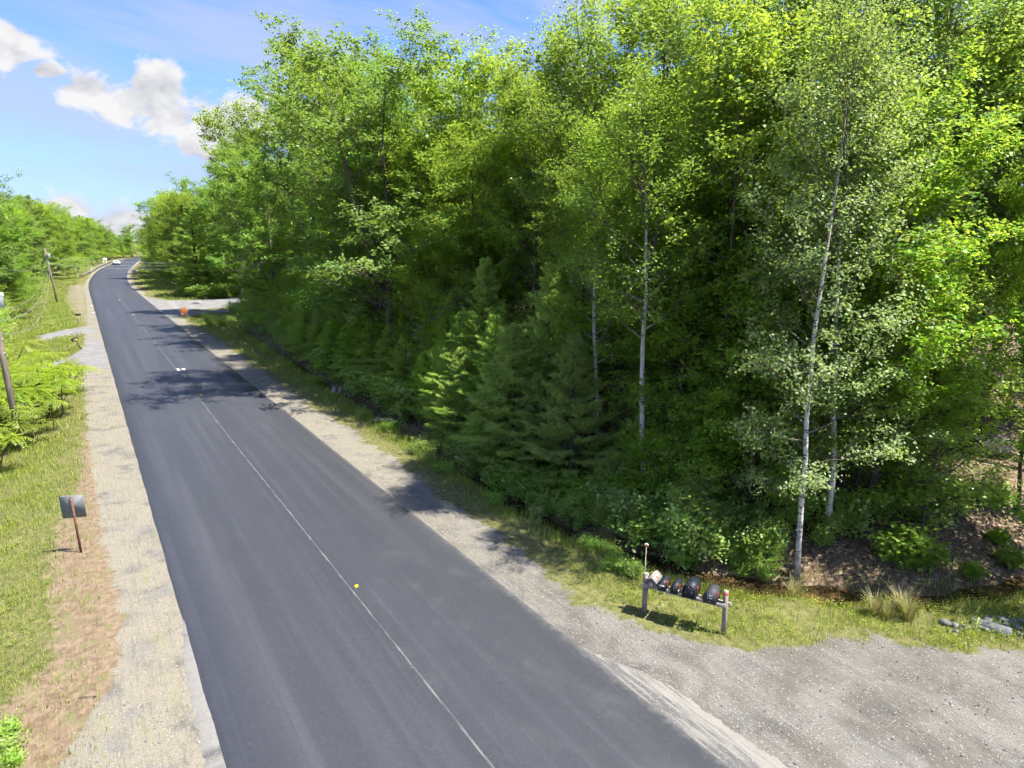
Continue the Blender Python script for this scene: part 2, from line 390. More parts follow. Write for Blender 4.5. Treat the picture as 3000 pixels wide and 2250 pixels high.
    litter = np.maximum(litter, np.clip((-12 - T) / 3, 0, 1) * (S > 100))
    lawn = mask_poly(x, y, px([(100, 925), (150, 880), (205, 868), (215, 905), (205, 950), (120, 958)]), 2.5)
    mud = np.exp(-(d / .85) ** 2)
    att = dict(gravel=f(np.maximum(np.maximum(gravel, drv), 0)), drive=f(np.maximum(drv, sider)), dirt=f(dirt), brown=f(brown), litter=f(litter), lawn=f(lawn), mud=f(mud))
    att['st'] = np.stack([f(S), f(T), f(0 * S)], 1)
    m, N = new_mat('ground_cover')
    pos = N.n('ShaderNodeNewGeometry').outputs['Position']; stv = N.attr('st', 'Vector')
    n1 = N.noise(pos, .9, 5, .6); n2 = N.noise(pos, 4.5, 5, .65); n3 = N.noise(pos, 26, 4, .7); n4 = N.noise(pos, .25, 3, .5)
    nf = N.noise(pos, 90, 2, .6)
    edge = N.m('ADD', N.m('MULTIPLY', N.m('SUBTRACT', n1, .5), 1.1), N.m('MULTIPLY', N.m('SUBTRACT', n2, .5), .9))
    def zone(a, k=1.0, lo=.38, hi=.62):
        return N.sstep(N.m('ADD', N.attr(a), N.m('MULTIPLY', edge, k)), lo, hi)
    weeds = N.mix(N.sstep(n2, .35, .65), (.080, .095, .022), (.165, .155, .06))
    weeds = N.mix(N.sstep(n3, .55, .72), weeds, (.22, .185, .11))
    c = weeds
    lawnc = N.mix(N.sstep(n2, .3, .7), (.085, .115, .02), (.15, .17, .04)); c = N.mix(zone('lawn', .9), c, lawnc)
    vor = N.n('ShaderNodeTexVoronoi', Vector=pos, Scale=11.0, Randomness=1.0)
    vc = N.n('ShaderNodeSeparateColor', Color=vor.outputs['Color']).outputs[0]
    lit = N.mix(vc, (.085, .058, .036), (.215, .152, .10)); lit = N.mix(N.sstep(n2, .52, .7), lit, (.055, .038, .025)); lit = N.mix(N.sstep(vc, .88, .92), lit, (.33, .25, .18))
    c = N.mix(zone('litter', .5), c, lit)
    mudc = N.mix(n2, (.06, .045, .025), (.13, .10, .055)); c = N.mix(N.m('MULTIPLY', zone('mud', .35, .55, .85), .8), c, mudc)
    br = N.mix(N.sstep(n2, .3, .7), (.135, .092, .056), (.235, .178, .118)); br = N.mix(N.sstep(n3, .58, .7), br, (.33, .275, .205)); br = N.mix(N.sstep(N.noise(pos, 2.2, 5, .65), .50, .66), br, (.15, .15, .065))
    c = N.mix(zone('brown', 1.25), c, br)
    di = N.mix(N.sstep(n2, .3, .7), (.155, .130, .095), (.24, .205, .155)); c = N.mix(zone('dirt', 1.1), c, di)
    # gravel: crushed grey stone with paler sandy drifts and darker packed, damp tracks
    vg = N.n('ShaderNodeTexVoronoi', Vector=pos, Scale=34.0, Randomness=1.0)
    vgc = N.n('ShaderNodeSeparateColor', Color=vg.outputs['Color']).outputs[0]
    vg2 = N.n('ShaderNodeTexVoronoi', Vector=pos, Scale=75.0, Randomness=1.0)
    vgc2 = N.n('ShaderNodeSeparateColor', Color=vg2.outputs['Color']).outputs[0]
    track = N.noise(N.vmul(stv, (.16, 1.0, 1)), 1.3, 5, .6, dist=.9)
    swirl = N.noise(pos, .55, 4, .55, dist=1.6)
    gv = N.mix(N.sstep(N.m('ADD', N.m('MULTIPLY', swirl, .6), N.m('MULTIPLY', track, .4)), .36, .62), (.076, .071, .061), (.160, .153, .138))
    sand = N.mix(n2, (.175, .155, .110), (.245, .222, .168))
    farsand = N.sstep(N.n('ShaderNodeSeparateXYZ', Vector=stv).outputs[0], 10.0, 30.0)
    leftish = N.sstep(N.n('ShaderNodeSeparateXYZ', Vector=stv).outputs[1], 3.0, 0.9); farsand = N.m('MAXIMUM', farsand, N.m('MULTIPLY', leftish, 1.1))
    gv = N.mix(N.m('MULTIPLY', N.sstep(n1, .30, .54), N.m('ADD', .18, N.m('MULTIPLY', farsand, .72))), gv, sand)
    gv = N.mix(N.m('MULTIPLY', N.m('SUBTRACT', vgc2, .5), .40), gv, (.30, .30, .30))
    gv = N.mix(N.m('MULTIPLY', N.sstep(vgc, .93, .97), .55), gv, (.33, .32, .30))
    gv = N.mix(N.m('MULTIPLY', N.sstep(vgc, .10, .05), .7), gv, (.10, .10, .10))
    tread = N.noise(N.vmul(stv, (.35, 5.0, 1)), 2.0, 4, .6, dist=.5)
    gv = N.mix(N.m('MULTIPLY', N.sstep(tread, .53, .68), .35), gv, (.09, .083, .072))
    weedy = N.sstep(N.noise(N.vmul(stv, (.3, 1, 1)), 1.9, 5, .65), .54, .70)
    leftish = N.sstep(N.n('ShaderNodeSeparateXYZ', Vector=stv).outputs[1], 3.0, 0.9)
    gv = N.mix(N.m('MULTIPLY', N.m('MULTIPLY', weedy, leftish), .42), gv, (.20, .20, .085))
    c = N.mix(zone('gravel', 1.3), c, gv)
    dv = N.mix(N.sstep(n1, .35, .65), (.15, .148, .145), (.21, .207, .20)); dv = N.mix(N.sstep(n3, .6, .7), dv, (.25, .243, .235))
    c = N.mix(zone('drive', .15), c, dv)
    h = N.m('ADD', N.m('MULTIPLY', n2, .5), N.m('ADD', N.m('MULTIPLY', n3, .35), N.m('MULTIPLY', vgc, .25)))
    h = N.m('ADD', h, N.m('MULTIPLY', tread, .5))
    out(N, pr(N, c, .92, 0, bump(N, h, .9, .06), .15))
    me = mesh_np('ground', np.stack([f(x), f(y), f(z)], 1), [F], m, att, True)
    tag(link('ground', me), kind='structure')
build_ground()

# ---------------------------------------------------------------- road
def strip(sv, offs, zf, extra=None):
    """sheet following the road: offs (n,k) offsets from the centre line, zf(s,off)->height above road level"""
    sv = np.asarray(sv, float); k = offs.shape[1]
    S = np.repeat(sv[:, None], k, 1); T = tc(S) + offs; x, y = W(S, T); z = zr(S) + zf
    idx = np.arange(S.size).reshape(S.shape)
    F = np.stack([idx[:-1, :-1], idx[:-1, 1:], idx[1:, 1:], idx[1:, :-1]], -1).reshape(-1, 4)
    return np.stack([x.ravel(), y.ravel(), z.ravel()], 1), F, np.stack([S.ravel(), offs.ravel(), 0 * S.ravel()], 1)
def circle3(a, b, c):
    ax, ay = a; bx, by = b; cx, cy_ = c; d = 2 * (ax * (by - cy_) + bx * (cy_ - ay) + cx * (ay - by))
    ux = ((ax * ax + ay * ay) * (by - cy_) + (bx * bx + by * by) * (cy_ - ay) + (cx * cx + cy_ * cy_) * (ay - by)) / d
    uy = ((ax * ax + ay * ay) * (cx - bx) + (bx * bx + by * by) * (ax - cx) + (cx * cx + cy_ * cy_) * (bx - ax)) / d
    return ux, uy, math.hypot(ax - ux, ay - uy)
def build_road():
    m, N = new_mat('fresh_asphalt')
    stv = N.attr('st', 'Vector'); pos = N.n('ShaderNodeNewGeometry').outputs['Position']
    sp = N.n('ShaderNodeSeparateXYZ', Vector=stv); s, q = sp.outputs[0], sp.outputs[1]
    fine = N.noise(pos, 60, 3, .7); mid = N.noise(pos, 5, 4, .6); big = N.noise(pos, .35, 4, .55)
    st1 = N.noise(N.vmul(stv, (.035, 1.5, 1)), 1.0, 5, .6, dist=.35); st2 = N.noise(N.vmul(stv, (.10, 4.5, 1)), 1.0, 4, .6, dist=.3)
    c = N.mix(fine, (0.030, 0.032, 0.038), (0.043, 0.046, 0.054))
    c = N.mix(N.m('MULTIPLY', N.sstep(st1, .46, .72), .55), c, (0.061, 0.063, 0.072))
    c = N.mix(N.m('MULTIPLY', N.sstep(st2, .54, .76), .38), c, (0.066, 0.068, 0.075))
    c = N.mix(N.m('MULTIPLY', N.sstep(big, .4, .7), .30), c, (0.030, 0.033, 0.039))
    wheel = N.m('ADD', N.m('POWER', 2.718, N.m('MULTIPLY', -3.2, N.m('POWER', N.m('SUBTRACT', N.m('ABSOLUTE', N.m('SUBTRACT', q, 1.95)), .85), 2))),
                N.m('POWER', 2.718, N.m('MULTIPLY', -3.2, N.m('POWER', N.m('SUBTRACT', N.m('ABSOLUTE', N.m('ADD', q, 1.95)), .85), 2))))
    c = N.mix(N.m('MULTIPLY', N.m('MULTIPLY', wheel, N.sstep(st1, .3, .6)), .22), c, (0.066, 0.068, 0.075))
    mot = N.noise(pos, 13, 5, .75); c = N.mix(N.m('MULTIPLY', N.sstep(mot, .50, .72), .22), c, (0.066, 0.068, 0.075)); c = N.mix(N.m('MULTIPLY', N.sstep(mot, .48, .30), .30), c, (0.022, 0.023, 0.029))
    agg = N.n('ShaderNodeTexVoronoi', Vector=pos, Scale=26.0, Randomness=1.0); ac = N.n('ShaderNodeSeparateColor', Color=agg.outputs['Color']).outputs[0]
    c = N.mix(N.m('MULTIPLY', N.sstep(ac, .80, .97), .10), c, (.11, .11, .115)); c = N.mix(N.m('MULTIPLY', N.sstep(ac, .2, .04), .15), c, (.022, .022, .026))
    # dusty tyre tracks turning out of the gravel lot
    arcs = [(circle3(G(1215, 1715), G(1480, 1915), G(1900, 2090)), .22, .34), (circle3(G(1150, 1690), G(1235, 1790), G(1560, 2000)), .16, .16),
            (circle3(G(1430, 1715), G(1600, 1800), G(1760, 1900)), .25, .40), (circle3(G(1330, 2050), G(1520, 2150), G(1900, 2260)), .25, .22),
            (circle3(G(1260, 1900), G(1270, 2080), G(1310, 2240)), .2, .13)]
    tn = N.noise(pos, 1.1, 4, .65)
    for (cx, cy_, r), wdt, amt in arcs:
        d = N.n('ShaderNodeVectorMath', {'operation': 'DISTANCE'}, i0=N.vmul(pos, (1, 1, 0)), i1=(cx, cy_, 0)).outputs['Value']
        e = N.m('DIVIDE', N.m('SUBTRACT', d, r), wdt)
        b = N.m('POWER', 2.718, N.m('MULTIPLY', -1.0, N.m('MULTIPLY', e, e)))
        near = N.m('MULTIPLY', N.sstep(s, 24, 15), N.sstep(q, -1.5, .6))
        b = N.m('MULTIPLY', N.m('MULTIPLY', b, near), N.m('MULTIPLY', N.sstep(tn, .38, .72), amt * .22))
        c = N.mix(b, c, (0.225, 0.221, 0.216))
    spk = N.n('ShaderNodeTexVoronoi', Vector=pos, Scale=3.2, Randomness=1.0)
    c = N.mix(N.sstep(spk.outputs['Distance'], .030, .012), c, (.38, .35, .30))
    dustR = N.m('MULTIPLY', N.sstep(N.m('ADD', q, N.m('MULTIPLY', mid, .5)), 4.15, 4.5), .35)
    c = N.mix(dustR, c, (.22, .21, .19))
    out(N, pr(N, c, N.m('ADD', .50, N.m('MULTIPLY', mid, .16)), 0, bump(N, fine, .35, .01), .32))
    sv = axis([(-40, 5, 5), (5, 60, .5), (60, 200, 2), (200, 480, 4)])
    o = np.array([-4.20, -4.14, -3.2, -1.6, 0.0, 1.6, 3.2, 4.12, 4.18]); h = np.array([-.045, .030, .045, .075, .10, .075, .045, .030, -.045])
    offs = np.repeat(o[None], len(sv), 0).copy()
    jit = .010 * np.sin(sv * 1.1) + .008 * np.sin(sv * 2.7 + 1); offs[:, :2] += jit[:, None]; offs[:, -2:] += .5 * jit[:, None]
    V, F, stt = strip(sv, offs, np.repeat(h[None], len(sv), 0))
    me = mesh_np('road', V, [F], m, {'st': stt}, False)
    road = tag(link('road', me), 'freshly paved dark asphalt road running to the bend', None, None, 'structure')
    # pale lap joint between the two paving passes
    mj, N = new_mat('paving_joint'); stv = N.attr('st', 'Vector'); pos = N.n('ShaderNodeNewGeometry').outputs['Position']
    nn = N.noise(N.vmul(stv, (.5, 3, 1)), 2.0, 5, .65); nf = N.noise(pos, 45, 3, .7)
    c = N.mix(N.sstep(nn, .40, .66), (.045, .045, .048), (.120, .119, .115)); c = N.mix(N.sstep(nf, .6, .7), c, (.11, .11, .12)); out(N, pr(N, c, .9))
    sv = axis([(-40, 5, 5), (5, 60, .3), (60, 150, 1.5)]); cq = .18 + .02 * np.sin(sv * .13) + .003 * np.sin(sv * 2.3)
    wd = np.interp(sv, [0, 12, 30, 150], [.028, .028, .030, .06]) * (1 + .12 * np.sin(sv * 5.3) * np.sin(sv * 1.9)); offs = np.stack([cq - wd, cq + wd], 1)
    V, F, stt = strip(sv, offs, np.interp(np.abs(offs), o[4:-1], h[4:-1]) + .006)
    link('paving_joint', mesh_np('paving_joint', V, [F], mj, {'st': stt}), road)
    # strip of older pavement left uncovered at the lot entrance and at the verge
    mo, N = new_mat('old_pavement'); stv = N.attr('st', 'Vector'); pos = N.n('ShaderNodeNewGeometry').outputs['Position']
    nn = N.noise(N.vmul(stv, (.4, 5, 1)), 2.2, 5, .65); nf = N.noise(pos, 22, 4, .7); q = N.n('ShaderNodeSeparateXYZ', Vector=stv).outputs[1]
    inn = N.sstep(q, 4.9, 4.35)
    c = N.mix(N.sstep(N.m('ADD', nn, N.m('MULTIPLY', inn, .14)), .48, .70), (.19, .182, .162), (.085, .083, .082)); c = N.mix(N.sstep(nf, .55, .68), c, (.235, .225, .205)); c = N.mix(N.sstep(nf, .42, .34), c, (.15, .15, .15))
    out(N, pr(N, c, .92, 0, bump(N, nf, .5, .02), .2))
    sv = np.arange(2.0, 12.4, .12); w = np.interp(sv, [2, 7, 8.4, 9.8, 10.8, 12.0, 12.4], [1.05, 1.0, .90, .86, .62, .12, .02]) + .03 * np.sin(sv * 9) + .025 * np.sin(sv * 23 + 1)
    a = np.full_like(sv, 4.10); offs = np.stack([a, a + w * .5, 4.1 + w, 4.14 + w], 1)
    V, F, stt = strip(sv, offs, np.repeat(np.array([[.022, .024, .02, -.03]]), len(sv), 0))
    tag(link('old_pavement', mesh_np('old_pavement', V, [F], mo, {'st': stt})), 'pale worn old pavement strip beside the gravel lot', None, None, 'structure')
    sv = np.arange(4.0, 19.0, .12); w = np.interp(sv, [4, 13, 16, 17.2, 18.9], [.55, .34, .26, .20, .02]) + .03 * np.sin(sv * 8) + .03 * np.sin(sv * 19 + 1)
    offs = np.stack([-4.16 - w - .03, -4.13 - w, -4.0 + 0 * w], 1)
    V, F, stt = strip(sv, offs, np.repeat(np.array([[-.03, .018, .02]]), len(sv), 0)); stt[:, 1] = 5.2
    tag(link('old_pavement', mesh_np('old_pavement', V, [F], mo, {'st': stt})), 'broken edge of old pavement along the sandy verge', None, None, 'structure')
    # white and coloured survey paint on the new surface
    def paint(lines, col, label, w=.06):
        mp = flat('spray_paint', col, .7, 0, .12, 30)
        mb = MB()
        for L in lines:
            P = np.array([G(*p, .08) for p in L]); D = np.gradient(P, axis=0); D /= np.linalg.norm(D, axis=1, keepdims=True) + 1e-9; nn = np.c_[-D[:, 1], D[:, 0]] * w
            s_, t_ = ST(P[:, 0], P[:, 1]); zz = zr(s_) + np.interp(np.abs(t_ - tc(s_)), o[4:-1], h[4:-1]) + .008
            n = len(P); V = np.concatenate([np.c_[P + nn, zz], np.c_[P - nn, zz]]); i = np.arange(n - 1)
            mb.add(V, [np.stack([i, n + i, n + i + 1, i + 1], 1)])
        x, y = V[0, 0], V[0, 1]
        tag(mb.obj('paint_mark', mp), label, 'paint mark')
    b = lambda L: [(500 + a / 12.76, 1050 + c_ / 12.76) for a, c_ in L]
    paint([b([(200, 400), (250, 395), (300, 425), (265, 452), (380, 445), (470, 435), (560, 432)]), b([(410, 388), (505, 386), (470, 412), (500, 430)])], (.8, .8, .8), 'white sprayed survey scribble on the road beside the centre joint', .085)
    paint([[(265, 894.5), (268, 894.5), (272, 894.5)]], (.75, .75, .78), 'short white tick sprayed at the verge edge of the far road', .18)
    paint([[(271, 914.5), (274, 914.6), (278, 915)]], (.35, .66, .68), 'short pale turquoise tick sprayed near the road edge', .16)
    # old asphalt of the side road with its darker patch strip
    ms, N = new_mat('side_road_asphalt'); pos = N.n('ShaderNodeNewGeometry').outputs['Position']
    n1 = N.noise(pos, .5, 5, .6); n2 = N.noise(pos, 12, 4, .7)
    c = N.mix(N.sstep(n1, .35, .65), (.165, .163, .158), (.225, .22, .212)); c = N.mix(N.sstep(n2, .58, .7), c, (.24, .235, .23)); out(N, pr(N, c, .9))
    def sheet(name, P, dz, mat, label):
        P = [W(*p) for p in P]; cx = sum(p[0] for p in P) / len(P); cy_ = sum(p[1] for p in P) / len(P)
        V = [(x, y, Z(x, y) + dz) for x, y in P] + [(cx, cy_, Z(cx, cy_) + dz)]; n = len(P)
        return tag(link(name, mesh_np(name, V, [np.array([(i, (i + 1) % n, n) for i in range(n)])], mat)), label, None, None, 'structure')
    mpatch = flat('patch_asphalt', (.19, .185, .175), .9, 0, .25, 4)
    sheet('road_patch', [(133.2, 12.3), (131.2, 13.3), (120, 12.7), (110.5, 12.2), (110.2, 11.5), (120, 11.7)], .05, mpatch, 'dark trench patch across the mouth of the side road')
    mman = flat('pothole_asphalt', (.055, .052, .045), .9, 0, .3, 6)
    a = np.linspace(0, 2 * math.pi, 15)[:-1]
    sheet('pothole', [(125.6 + 1.5 * math.cos(k) * (1 + .2 * math.sin(3 * k)), 16.1 + .55 * math.sin(k)) for k in a], .05, mman, 'dark pothole patch in the side road')
build_road()

# ---------------------------------------------------------------- water in the roadside ditch
def build_water():
    m, N = new_mat('ditch_water'); pos = N.n('ShaderNodeNewGeometry').outputs['Position']
    nn = N.noise(pos, 6, 3, .5); n2 = N.noise(pos, 1.3, 4, .6)
    c = N.mix(N.sstep(n2, .35, .7), (.020, .015, .008), (.085, .055, .022))
    out(N, pr(N, c, .07, 0, bump(N, nn, .05, .02), .5))
    def pool(P, w, lvl, label):
        P = np.array(P); D = np.gradient(P, axis=0); D /= np.linalg.norm(D, axis=1, keepdims=True); n_ = np.c_[-D[:, 1], D[:, 0]]
        k = len(P); w = np.asarray(w)[:, None]
        V = np.concatenate([np.c_[P + n_ * w, np.full(k, lvl)], np.c_[P - n_ * w, np.full(k, lvl)]]); i = np.arange(k - 1)
        tag(link('ditch_water', mesh_np('ditch_water', V, [np.stack([i, i + 1, k + i + 1, k + i], 1)[:, ::-1]], m)), label, None, None, 'structure')
    pool(DITCH[1:5], [.6, 1.0, 1.1, .7], -.30, 'dark still water in the ditch beyond the boulders')
    pool(DITCH[6:18], [.6] + [.85] * 11, -.29, 'brown shallow water in the ditch behind the mailboxes')
build_water()
# ---------------------------------------------------------------- plants: prototypes
def unit(v): return v / (np.linalg.norm(v, axis=-1, keepdims=True) + 1e-9)
class Plant:
    def __init__(self, seed): self.r = np.random.default_rng(seed); self.wood = MB(); self.C = []; self.O = []; self.S = []; self.B = []; self.bt = 0.0
    def path(self, p, d, L, n, up=0.0, wig=0.15):
        P = [np.array(p, float)]; d = unit(np.array(d, float)); st = L / n
        for i in range(n):
            d = unit(d + np.array([0, 0, up]) + self.r.normal(0, wig, 3)); P.append(P[-1] + d * st)
        return np.array(P)
    def cluster(self, c, o, s=1.0): self.C.append(c); self.O.append(o); self.S.append(s); self.B.append(self.bt)
    def leaves(self, per, spread, size, wid, flat_=.6, nv=4, up=.8, droop=.25, tone_bias=0.0):
        r = self.r; C = np.repeat(np.array(self.C), per, 0); O = np.repeat(np.array(self.O), per, 0); S = np.repeat(np.array(self.S), per)
        n = len(C); off = r.normal(0, 1, (n, 3)) * np.array([spread, spread, spread * flat_]) * S[:, None]
        c = C + off
        nrm = unit(np.array([0, 0, up * 1.25]) + .35 * O + r.normal(0, .50, (n, 3)))
        d = unit(r.normal(0, 1, (n, 3)) * np.array([1, 1, .35]) + O * .5 - np.array([0, 0, droop])); d = unit(d - nrm * np.sum(d * nrm, 1, keepdims=True)); w = np.cross(nrm, d)
        L = (size * r.uniform(.7, 1.25, n))[:, None]; Wd = L * wid
        if nv == 4:
            pts = [c - d * L * .5, c + w * Wd * .5 + d * L * .02 + nrm * L * .10, c + d * L * .5 - nrm * L * .06, c - w * Wd * .5 + d * L * .02 + nrm * L * .10]
        else:
            pts = [c - d * L * .45, c - d * L * .2 + w * Wd * .45, c + d * L * .2 + w * Wd * .42 + nrm * L * .05, c + d * L * .5 - nrm * L * .05, c + d * L * .2 - w * Wd * .42 + nrm * L * .05, c - d * L * .2 - w * Wd * .45]
        V = np.stack(pts, 1).reshape(-1, 3); F = np.arange(n * nv).reshape(n, nv)
        bt = np.array(self.B) if len(self.B) == len(self.C) else 0.0; ct = np.repeat(r.normal(0, .10, len(self.C)) + bt, per); tone = np.repeat(np.clip(r.beta(2, 2, n) * .8 + .08 + ct + tone_bias, 0, 1), nv)
        return V, F, tone
PROTO = {}
def store(name, p, leafdat, bark, leafm, H, woodname='trunk', crownname='crown'):
    V, F, tone = leafdat; H = float(np.sort(V[:, 2])[-40:].mean())
    PROTO[name] = dict(wood=p.wood.mesh(name + '_wood', M[bark], True, {'rad': np.concatenate(p.wood.A)}), crown=mesh_np(name + '_crown', V, [F], M[leafm], {'tone': tone}), H=H, wn=woodname, cn=crownname)
def broadleaf(name, seed, H, cb, R, bark, leafm, nprim=30, nsec=6, nter=4, per=14, size=.10, wid=.8, spread=.17, tr=.16, up0=20, up1=62, nv=4,
              topr=.50, lean=(0, 0), fork=0, flat_=.6, droop=.25, prof_pow=.75, sec=.42, asym=.35, wig=.10, limb=.34):
    p = Plant(seed); r = p.r
    n = 12; zz = np.linspace(0, H * .96, n + 1); wx = np.cumsum(r.normal(0, .06, n + 1)) * H / 16; wy = np.cumsum(r.normal(0, .06, n + 1)) * H / 16; wx -= wx[0]; wy -= wy[0]
    T = np.c_[wx + lean[0] * zz, wy + lean[1] * zz, zz]; T[0, 2] = -.4
    rad = tr * (1 - zz / H) ** .8 + .012; rad[0] *= 1.35
    p.wood.tube(T, rad, 9)
    trunks = [T]
    for k in range(fork):
        h0 = r.uniform(.12, .38) * H; a = r.uniform(0, 6.28); b = np.array([np.interp(h0, zz, T[:, i]) for i in range(3)])
        Q = p.path(b, (math.cos(a) * .45, math.sin(a) * .45, 1), (H - h0) * .92, 8, .08, .05); p.wood.tube(Q, np.linspace(tr * .62, .015, 9), 7); trunks.append(Q)
    az0 = r.uniform(0, 6.28); aph = r.uniform(0, 6.28)
    for i in range(nprim):
        Tk = trunks[i % len(trunks)]
        f = (i + r.random()) / nprim; h = cb + (H * .95 - cb) * f ** .92
        if h < Tk[0, 2]: Tk = T
        b = np.array([np.interp(h, Tk[:, 2], Tk[:, k]) for k in range(3)])
        az = az0 + i * 2.399 + r.normal(0, .25)
        x = (h - cb) / (H - cb); pf = max(.05, (1 - abs(2 * x - .85) ** 2.4 / 1.7)) ** prof_pow
        L = R * (topr + (1 - topr) * pf) * (1 + asym * math.sin(az + aph) * r.random()) * r.uniform(.75, 1.15)
        e = math.radians(up0 + (up1 - up0) * x + r.normal(0, 9))
        P = p.path(b, (math.cos(az) * math.cos(e), math.sin(az) * math.cos(e), math.sin(e)), L, 6, .05, wig)
        r0 = max(.014, tr * limb * (1 - x) + .016); p.wood.tube(P, np.linspace(r0, .008, 7), 5, False)
        for j in range(nsec):
            g = .28 + .72 * (j + r.random()) / nsec; k = g * 6; i0 = min(5, int(k)); q = P[i0] + (P[i0 + 1] - P[i0]) * (k - i0); d = unit(P[i0 + 1] - P[i0])
            p.bt = r.normal(0, .17)
            side = unit(np.cross(d, [0, 0, 1]) * (1 if j % 2 else -1) + r.normal(0, .35, 3)); L2 = L * sec * (1.15 - .6 * g) * r.uniform(.7, 1.3) + .25
            Q = p.path(q, d * .75 + side * .9 + np.array([0, 0, .12]), L2, 4, .04, .16); p.wood.tube(Q, np.linspace(max(.008, r0 * .4), .004, 5), 3, False)
            for m_ in range(nter):
                kk = 1 + 3 * (m_ + r.random()) / nter; i1 = min(3, int(kk)); c = Q[i1] + (Q[i1 + 1] - Q[i1]) * (kk - i1); o = unit(c - b + np.array([0, 0, .3]))
                tw = unit(r.normal(0, 1, 3) * np.array([1, 1, .45]) + unit(Q[i1 + 1] - Q[i1]) * .6); l3 = r.uniform(.18, .55) * (size / .1) ** .5
                p.cluster(c + tw * l3 * .45, o); p.cluster(c + tw * l3, o)
        p.cluster(P[-1], unit(P[-1] - b)); p.cluster(P[-2], unit(P[-2] - b))
    for Tk in trunks: p.cluster(Tk[-1], np.array([0, 0, 1.]), 1.5)
    store(name, p, p.leaves(per, spread, size, wid, flat_, nv, .8, droop), bark, leafm, H)
def conifer(name, seed, H, cb, R, bark, leafm, whorl=.5, nb=5, ntw=9, needles=15, nl=.12, nw=.012, tr=.12, e0=4, e1=40, drp=0.0, tuft=3, twl=.34, gaps=.15, flatness=.35, pw=.8):
    p = Plant(seed); r = p.r
    zz = np.linspace(0, H, 12); T = np.c_[np.cumsum(r.normal(0, .02, 12)), np.cumsum(r.normal(0, .02, 12)), zz]; T -= T[0] * [1, 1, 0]; T[0, 2] = -.4
    p.wood.tube(T, tr * (1 - zz / H) ** .9 + .008, 8)
    cen, dr = [], []
    h = cb
    while h < H - .15:
        x = (h - cb) / (H - cb); az0 = r.uniform(0, 6.28)
        for i in range(nb):
            if r.random() < gaps: continue
            az = az0 + i * 6.283 / nb + r.normal(0, .2); L = R * ((1 - x) ** pw) * (.55 + .45 * min(1, x / .15 + .4)) * r.uniform(.7, 1.15) + .18
            e = math.radians(e0 + (e1 - e0) * x ** 1.3 + r.normal(0, 6)); b = np.array([np.interp(h, zz, T[:, k]) for k in range(3)]) + [0, 0, r.normal(0, .05)]
            P = p.path(b, (math.cos(az) * math.cos(e), math.sin(az) * math.cos(e), math.sin(e)), L, 6, .06 - drp, .04)
            p.wood.tube(P, np.linspace(max(.01, tr * .22 * (1 - x) + .008), .004, 7), 4, False)
            m_ = max(4, int(ntw * L / R * 1.3))
            for j in range(m_):
                g = .22 + .78 * (j + r.random()) / m_; k = g * 6; i0 = min(5, int(k)); q = P[i0] + (P[i0 + 1] - P[i0]) * (k - i0); d = unit(P[i0 + 1] - P[i0])
                side = np.cross(d, [0, 0, 1]) * (1 if j % 2 else -1); tl = twl * L / R * (1.25 - .75 * g) * r.uniform(.7, 1.3) * 2.0 + .10
                td = unit(d * .8 + side * .8 + np.array([0, 0, .18 - drp]) + r.normal(0, .15, 3))
                nt = max(2, int(tuft * tl / .3))
                for m2 in range(nt):
                    cen.append(q + td * tl * (m2 + 1) / nt); dr.append(unit(td + r.normal(0, .2, 3)))
            cen.append(P[-1]); dr.append(unit(P[-1] - P[-2]))
        h += whorl * (1 - .45 * x) * r.uniform(.8, 1.2)
    for k in range(6): cen.append(T[-1] - [0, 0, k * .1]); dr.append(np.array([0, 0, 1.]))
    C = np.repeat(np.array(cen), needles, 0); D = np.repeat(np.array(dr), needles, 0); n = len(C)
    rd = r.normal(0, 1, (n, 3)) * np.array([1, 1, flatness + .3]); nd = unit(D * .75 + unit(rd) * .85 + np.array([0, 0, .10]))
    w = unit(np.cross(nd, r.normal(0, 1, (n, 3)))) * nw * .5; L = (nl * r.uniform(.7, 1.2, n))[:, None]; c = C + r.normal(0, .03, (n, 3)) - D * r.uniform(0, .10, (n, 1))
    V = np.stack([c - w, c + w, c + nd * L + w * .35], 1).reshape(-1, 3); F = np.arange(n * 3).reshape(n, 3)
    tone = np.repeat(np.clip(r.beta(2, 2, n), 0, 1), 3)
    store(name, p, (V, F, tone), bark, leafm, H)
def shrub(name, seed, H, R, leafm, stems=9, nsec=6, per=10, size=.08, wid=.6, spread=.12, bark='dark_bark', nv=4, up=.8):
    p = Plant(seed); r = p.r
    for i in range(stems):
        az = r.uniform(0, 6.28); lean = r.uniform(.05, .9) * R / H; L = H * r.uniform(.65, 1.0)
        P = p.path((r.normal(0, .08), r.normal(0, .08), -.1), (math.cos(az) * lean, math.sin(az) * lean, 1), L * math.hypot(1, lean), 6, .02, .12); p.wood.tube(P, np.linspace(.014, .004, 7) * (H / 1.5) ** .5, 4, False)
        for j in range(nsec):
            g = .2 + .8 * (j + r.random()) / nsec; k = g * 6; i0 = min(5, int(k)); q = P[i0] + (P[i0 + 1] - P[i0]) * (k - i0)
            a = r.uniform(0, 6.28); Q = p.path(q, (math.cos(a), math.sin(a), .45), L * .30 * r.uniform(.6, 1.2), 3, .05, .18); p.wood.tube(Q, np.linspace(.006, .003, 4), 3, False)
            for c in (Q[1], Q[2], Q[3], (Q[2] + Q[3]) / 2): p.cluster(c, unit(c - np.array([0, 0, H * .2])))
        p.cluster(P[-1], np.array([0, 0, 1.]))
    store(name, p, p.leaves(per, spread, size, wid, .7, nv, up, .2), bark, leafm, H, 'stem', 'foliage')
